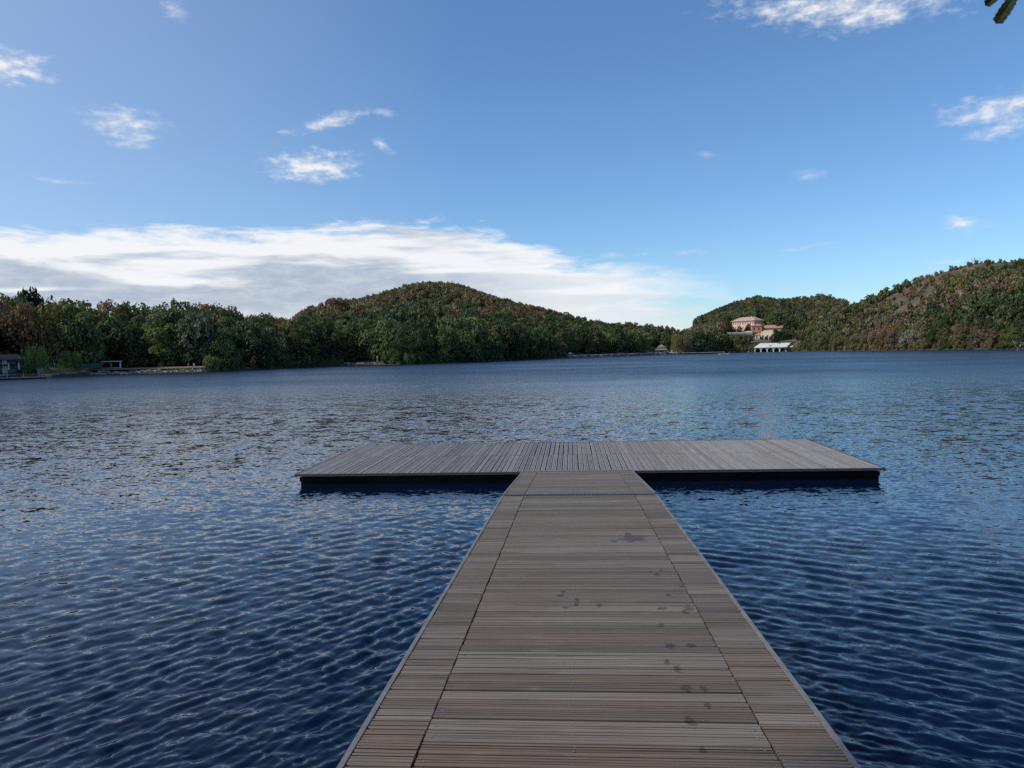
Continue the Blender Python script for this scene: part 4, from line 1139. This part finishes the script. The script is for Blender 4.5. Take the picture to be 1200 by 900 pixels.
# shingle shore strip
m_shingle = simple_mat("shingle", (0.44, 0.41, 0.35), 0.95, 0.4, 2.0)
def strip(px0, px1, off0, off1, z0, z1, name, label, mat):
    xs_ = np.linspace(px0, px1, 60); vs = []
    for x in xs_:
        for off, z_ in ((off0, z0), (off1, z1)):
            X_, Y_, _ = place(x, r0(x) + off, 0); vs.append((X_, Y_, z_ + 0.06 * math.sin(x * 1.3)))
    fs = [(2 * i, 2 * i + 2, 2 * i + 3, 2 * i + 1) for i in range(len(xs_) - 1)]
    o = link(name, mesh_np(name, vs, fs, mat)); tag(o, label, "shore", kind='structure')
strip(668, 800, -0.6, 5.0, -0.1, 1.15, "shore", "strip of pale shingle shore", m_shingle)
strip(104, 240, 1.5, 6.5, 0.95, 1.22, "bank_path", "flat earth top of the stone lined bank", simple_mat("earth", (0.15, 0.125, 0.085), 0.95, 0.3, 1.0))

# posts, signs, lamps
def post(px, ytop, ybot, off, mat, name, label, wpx=1.2, cat="post", group=None):
    r = r0(px) + off; zb_ = zpix(px, ybot, r); zt_ = zpix(px, ytop, r); w = S(wpx, r) / 2
    o = root_at(name, px, r, zb_, label, cat)
    if group: o['group'] = group
    mb = MB(); mb.tube([(0, 0, -0.8), (0, 0, (zt_ - zb_) * 0.45)], [w * 0.55, w * 0.5], 6); mb.build("pole", m_grey, o)
    mb = MB(); mb.box(-w, w, -0.05, 0.05, (zt_ - zb_) * 0.45, zt_ - zb_); mb.build("panel", mat, o)
post(227, 425.5, 432, 5, m_white, "white_notice", "small white notice post at the right end of the stone lined bank", 1.6, "sign")
post(442, 417, 424.5, 6, m_white, "white_notice", "small white notice post above the stony beach", 1.6, "sign")
post(657, 413, 418, 5, m_white, "white_notice", "thin white notice post on the dark shore left of the shingle", 1.0, "sign")
post(99, 424, 428, 11, m_white, "white_notice", "thin pale post above the teal fence by the rounder willow", 0.8, "sign")
post(64, 425.5, 429, 11, m_white, "white_notice", "thin pale post above the teal fence between the willows", 0.8, "sign")
for i, px in enumerate((787.5, 793, 796, 799)):
    r = r0(px) + 1.0; zb_ = zpix(px, 414.5, r); zt_ = zpix(px, 411 - (1.0 if i == 0 else 0), r)
    o = link("white_bollard", None) if False else None
    mb = MB(); w = S(1.0, r) / 2; mb.tube([(0, 0, -0.8), (0, 0, zt_ - zb_ - 0.1), (0, 0, zt_ - zb_)], [w, w * 0.9, w * 0.5], 8)
    X_, Y_, _ = place(px, r, 0); o = mb.build("white_post", m_white, None, (X_, Y_, zb_)); tag(o, ("first", "second", "third", "fourth")[i] + " white post of the short row right of the thatched hut", "post", "white posts beside the thatched hut")
# pale shed and little white table on the dark shore
o = root_at("pale_shed", 668, r0(668) + 2, 0.7, "little pale shed where the shingle shore begins", "shed")
mb = MB(); mb.box(-0.9, 0.9, 0, 1.6, -0.8, 1.0); mb.build("wall", m_grey, o)
mb = MB(); mb.prism([(-1.1, 1.003), (1.1, 1.003), (0, 1.6)], -0.15, 1.75); mb.build("roof", m_white, o)
r = r0(627) + 3; zz_ = zpix(627, 418, r)
X_, Y_, _ = place(627, r, 0); o = empty("upturned_boat", (X_, Y_, zz_), face_yaw(627)); tag(o, "white upturned rowing boat lying on the dark shore", "boat")
mb = MB()
ns = 7
for k_ in range(ns):
    x = -1 + 2 * k_ / (ns - 1); w = max(0.05, (1 - x * x) ** 0.6)
    mb.v += [(x * 1.5, -0.62 * w, 0), (x * 1.5, -0.35 * w, 0.38 * w ** 0.5), (x * 1.5, 0.35 * w, 0.38 * w ** 0.5), (x * 1.5, 0.62 * w, 0)]
for k_ in range(ns - 1):
    for j in range(3): mb.f.append((k_ * 4 + j, (k_ + 1) * 4 + j, (k_ + 1) * 4 + j + 1, k_ * 4 + j + 1)); mb.mi.append(0)
mb.build("hull", m_boat, o)
mb = MB(); mb.box(-1.45, 1.45, -0.03, 0.03, 0.37, 0.42); mb.build("keel", m_grey, o)
# thatched hut
r = r0(775) + 5; zb_ = zpix(775, 415, r); zt_ = zpix(775, 403.5, r); Hh = zt_ - zb_
o = root_at("thatched_hut", 775, r, zb_, "small hut with steep two tier thatched roof beside pale willow", "hut")
w = S(11, r) / 2
mb = MB(); mb.box(-w, w, 0, 2 * w, -1.5, Hh * 0.42); mb.build("wall", m_stone, o)
def pyr(z0, z1, a_, b_): 
    mb = MB(); mb.add([(-a_, w - a_, z0), (a_, w - a_, z0), (a_, w + a_, z0), (-a_, w + a_, z0), (-b_, w - b_, z1), (b_, w - b_, z1), (b_, w + b_, z1), (-b_, w + b_, z1)],
                      [(0, 3, 2, 1), (4, 5, 6, 7), (0, 1, 5, 4), (1, 2, 6, 5), (2, 3, 7, 6), (3, 0, 4, 7)]); return mb
mb = pyr(Hh * 0.423, Hh * 0.62, w * 1.35, w * 0.75); q2 = pyr(Hh * 0.68, Hh, w * 1.0, 0.12); mb.add(q2.v, q2.f); mb.build("thatched_roof", m_thatch, o)
mb = MB(); mb.box(-w * 0.7, w * 0.7, w * 0.35, w * 1.65, Hh * 0.60, Hh * 0.679); mb.build("lantern_wall", m_stone, o)
mb = MB(); mb.box(-0.5, 0.5, -0.04, 0.02, 0, Hh * 0.36); mb.build("door", m_darkwood, o)
# far dark jetty
pA, pB = at_z(800, 415.2), at_z(850, 414.2)
pA, pB = Vector(pA), Vector(pB); d_ = pB - pA
o = empty("dark_jetty", (pA + pB) / 2); o.rotation_euler = (0, 0, math.atan2(d_.y, d_.x)); tag(o, "low dark jetty with pale top on the far shore right of the thatched hut", "jetty")
mb = MB(); mb.box(-d_.length / 2, d_.length / 2, -1, 1, 0.62, 0.80); mb.build("deck", m_stone, o)
mb = MB(); mb.box(-d_.length / 2, d_.length / 2, -0.9, 0.9, -0.3, 0.615); mb.build("float_hull", m_dark, o)
# reeds
m_reed = simple_mat("reed", (0.075, 0.085, 0.035), 0.9, 0.4, 1.0)
rr_ = np.random.default_rng(3); nR = 2600
pxr = rr_.uniform(335, 402, nR); P = []
for x in pxr:
    X_, Y_, _ = place(x, r0(x) + rr_.uniform(-1.2, 1.2), 0); P.append((X_, Y_))
P = np.array(P); h_ = rr_.uniform(0.8, 1.9, nR); lean = rr_.normal(0, 0.2, (nR, 2)); wv = 0.07
q = np.stack([np.column_stack([P[:, 0] - wv, P[:, 1], np.full(nR, -0.1)]), np.column_stack([P[:, 0] + wv, P[:, 1], np.full(nR, -0.1)]),
              np.column_stack([P[:, 0] + lean[:, 0] + 0.02, P[:, 1] + lean[:, 1], h_]), np.column_stack([P[:, 0] + lean[:, 0] - 0.02, P[:, 1] + lean[:, 1], h_])], 1).reshape(-1, 3)
o = link("reeds", mesh_np("reeds", q, np.arange(len(q)).reshape(-1, 4), m_reed)); tag(o, "band of green reeds along the water edge of the left shore wood", "reeds", kind='stuff')

# parasol tables on the left terrace: small closed parasols and chairs seen only as pale specks
for i, (px, lab) in enumerate(((10, "closed pale parasol on the house terrace nearest the pillar"), (22, "closed pale parasol on the terrace between house and willow"))):
    r = r0(px) + 4; o = root_at("closed_parasol", px, r, 0.8, lab, "parasol")
    mb = MB(); mb.tube([(0, 0, -0.2), (0, 0, 2.1)], [0.03, 0.025], 6); mb.build("pole", m_darkwood, o)
    mb = MB(); mb.tube([(0, 0, 0.8), (0, 0, 1.5), (0, 0, 2.08)], [0.16, 0.12, 0.02], 8); mb.build("canopy", m_cream, o)

# ------------------------------------------------------------------ tree behind the viewer whose leaf tips reach into the picture
m_leafnear, nb, p = new_mat("near_leaf")
t = nb.n.new('ShaderNodeTexCoord').outputs['Object']
nn = nb.noise(t, 60.0, 4.0, 0.6)
nb.put(p.inputs['Base Color'], nb.mix(nb.step(nn, 0.35, 0.65), (0.020, 0.036, 0.010, 1), (0.05, 0.075, 0.015, 1))); p.inputs['Roughness'].default_value = 0.5
ot = empty("overhanging_tree", (3.6, -4.2, 0.9)); tag(ot, "broadleaf tree whose dark toothed leaf tips hang into the top right corner", "tree")
mb = MB(); mb.tube([(0, 0, -0.6), (0.05, 0.1, 1.2), (-0.1, 0.3, 2.6), (-0.2, 0.6, 4.2), (-0.3, 0.8, 6)], [0.2, 0.16, 0.13, 0.09, 0.03], 10); mb.build("trunk", m_bark, ot, smooth=True)
tipA, tipB = at_r(1168, 27, 2.4), at_r(1155, 6, 2.42)
endA = at_r(1190, -6, 2.42); endB = at_r(1176, -12, 2.42)
def rel(v_): return Vector(v_) - Vector((3.6, -4.2, 0.9))
mb = MB(); mb.tube([(-0.15, 0.45, 3.4), (-0.6, 2.2, 3.9), rel(endA) + Vector((0.25, -0.5, 0.35)), rel(endA) + Vector((0.02, -0.03, 0.04)), rel(endA)], [0.05, 0.03, 0.010, 0.003, 0.0012], 6); mb.tube([rel(endA) + Vector((0.02, -0.03, 0.04)), rel(endB)], [0.002, 0.001], 5); mb.build("branch", m_bark, ot, smooth=True)
def big_leaf(base, tip, width, seed):
    base, tip = Vector(base), Vector(tip); d_ = (tip - base); L_ = d_.length; d_.normalize()
    view = (Vector(EYE) - base).normalized(); sd_ = d_.cross(view).normalized(); up = sd_.cross(d_)
    r_ = random.Random(seed); vs, fs = [], []; n_ = 48
    for i in range(n_ + 1):
        t_ = i / n_; w = width * (math.sin(math.pi * min(1, t_ * 0.62 + 0.12)) ** 0.7) * (1 if t_ < 0.93 else 1 - (t_ - 0.93) / 0.075)
        tooth = 1 + (0.07 if i % 2 else -0.05) * r_.uniform(0.2, 1.8) + 0.06 * math.sin(i * 0.9)
        c_ = base + d_ * (L_ * t_) + up * (0.006 * math.sin(t_ * 5))
        w = max(w, 0.0004) * tooth
        vs += [c_ + sd_ * w + up * 0.004, c_, c_ - sd_ * w + up * 0.004]
    for i in range(n_): fs += [(3 * i, 3 * i + 3, 3 * i + 4, 3 * i + 1), (3 * i + 1, 3 * i + 4, 3 * i + 5, 3 * i + 2)]
    me = bpy.data.meshes.new("leaf"); me.from_pydata([tuple(v_ - Vector((3.6, -4.2, 0.9))) for v_ in vs], [], fs); me.materials.append(m_leafnear)
    o = link("leaf", me, ot); s = o.modifiers.new("thick", 'SOLIDIFY'); s.thickness = 0.0006
big_leaf(endA, tipA, 0.0145, 1); big_leaf(endB, tipB, 0.011, 2)
cr = link("crown", crown_mesh('wide', 3800, 0.06, 500, m_leaf), ot, (-0.8, -0.4, 5.4)); cr.scale = (4.6, 3.6, 3.0); cr.color = (0.035, 0.06, 0.02, 1)

ct = empty("added_shade_tree", (-5.2, -4.6, 0.9)); tag(ct, "unseen leafy tree added on the bank to shade the landward end of the walkway", "tree")  # out-of-view tree, added so its crown keeps the sun off the near boards
tr = link("trunk", trunk_mesh(77, m_bark, 6), ct); tr.scale = (6.5, 6.5, 6.0)
cr = link("crown", crown_mesh('wide', 5200, 0.055, 501, m_leaf), ct, (0.4, 2.8, 6.1)); cr.scale = (3.4, 4.4, 3.0); cr.color = (0.05, 0.08, 0.03, 1)
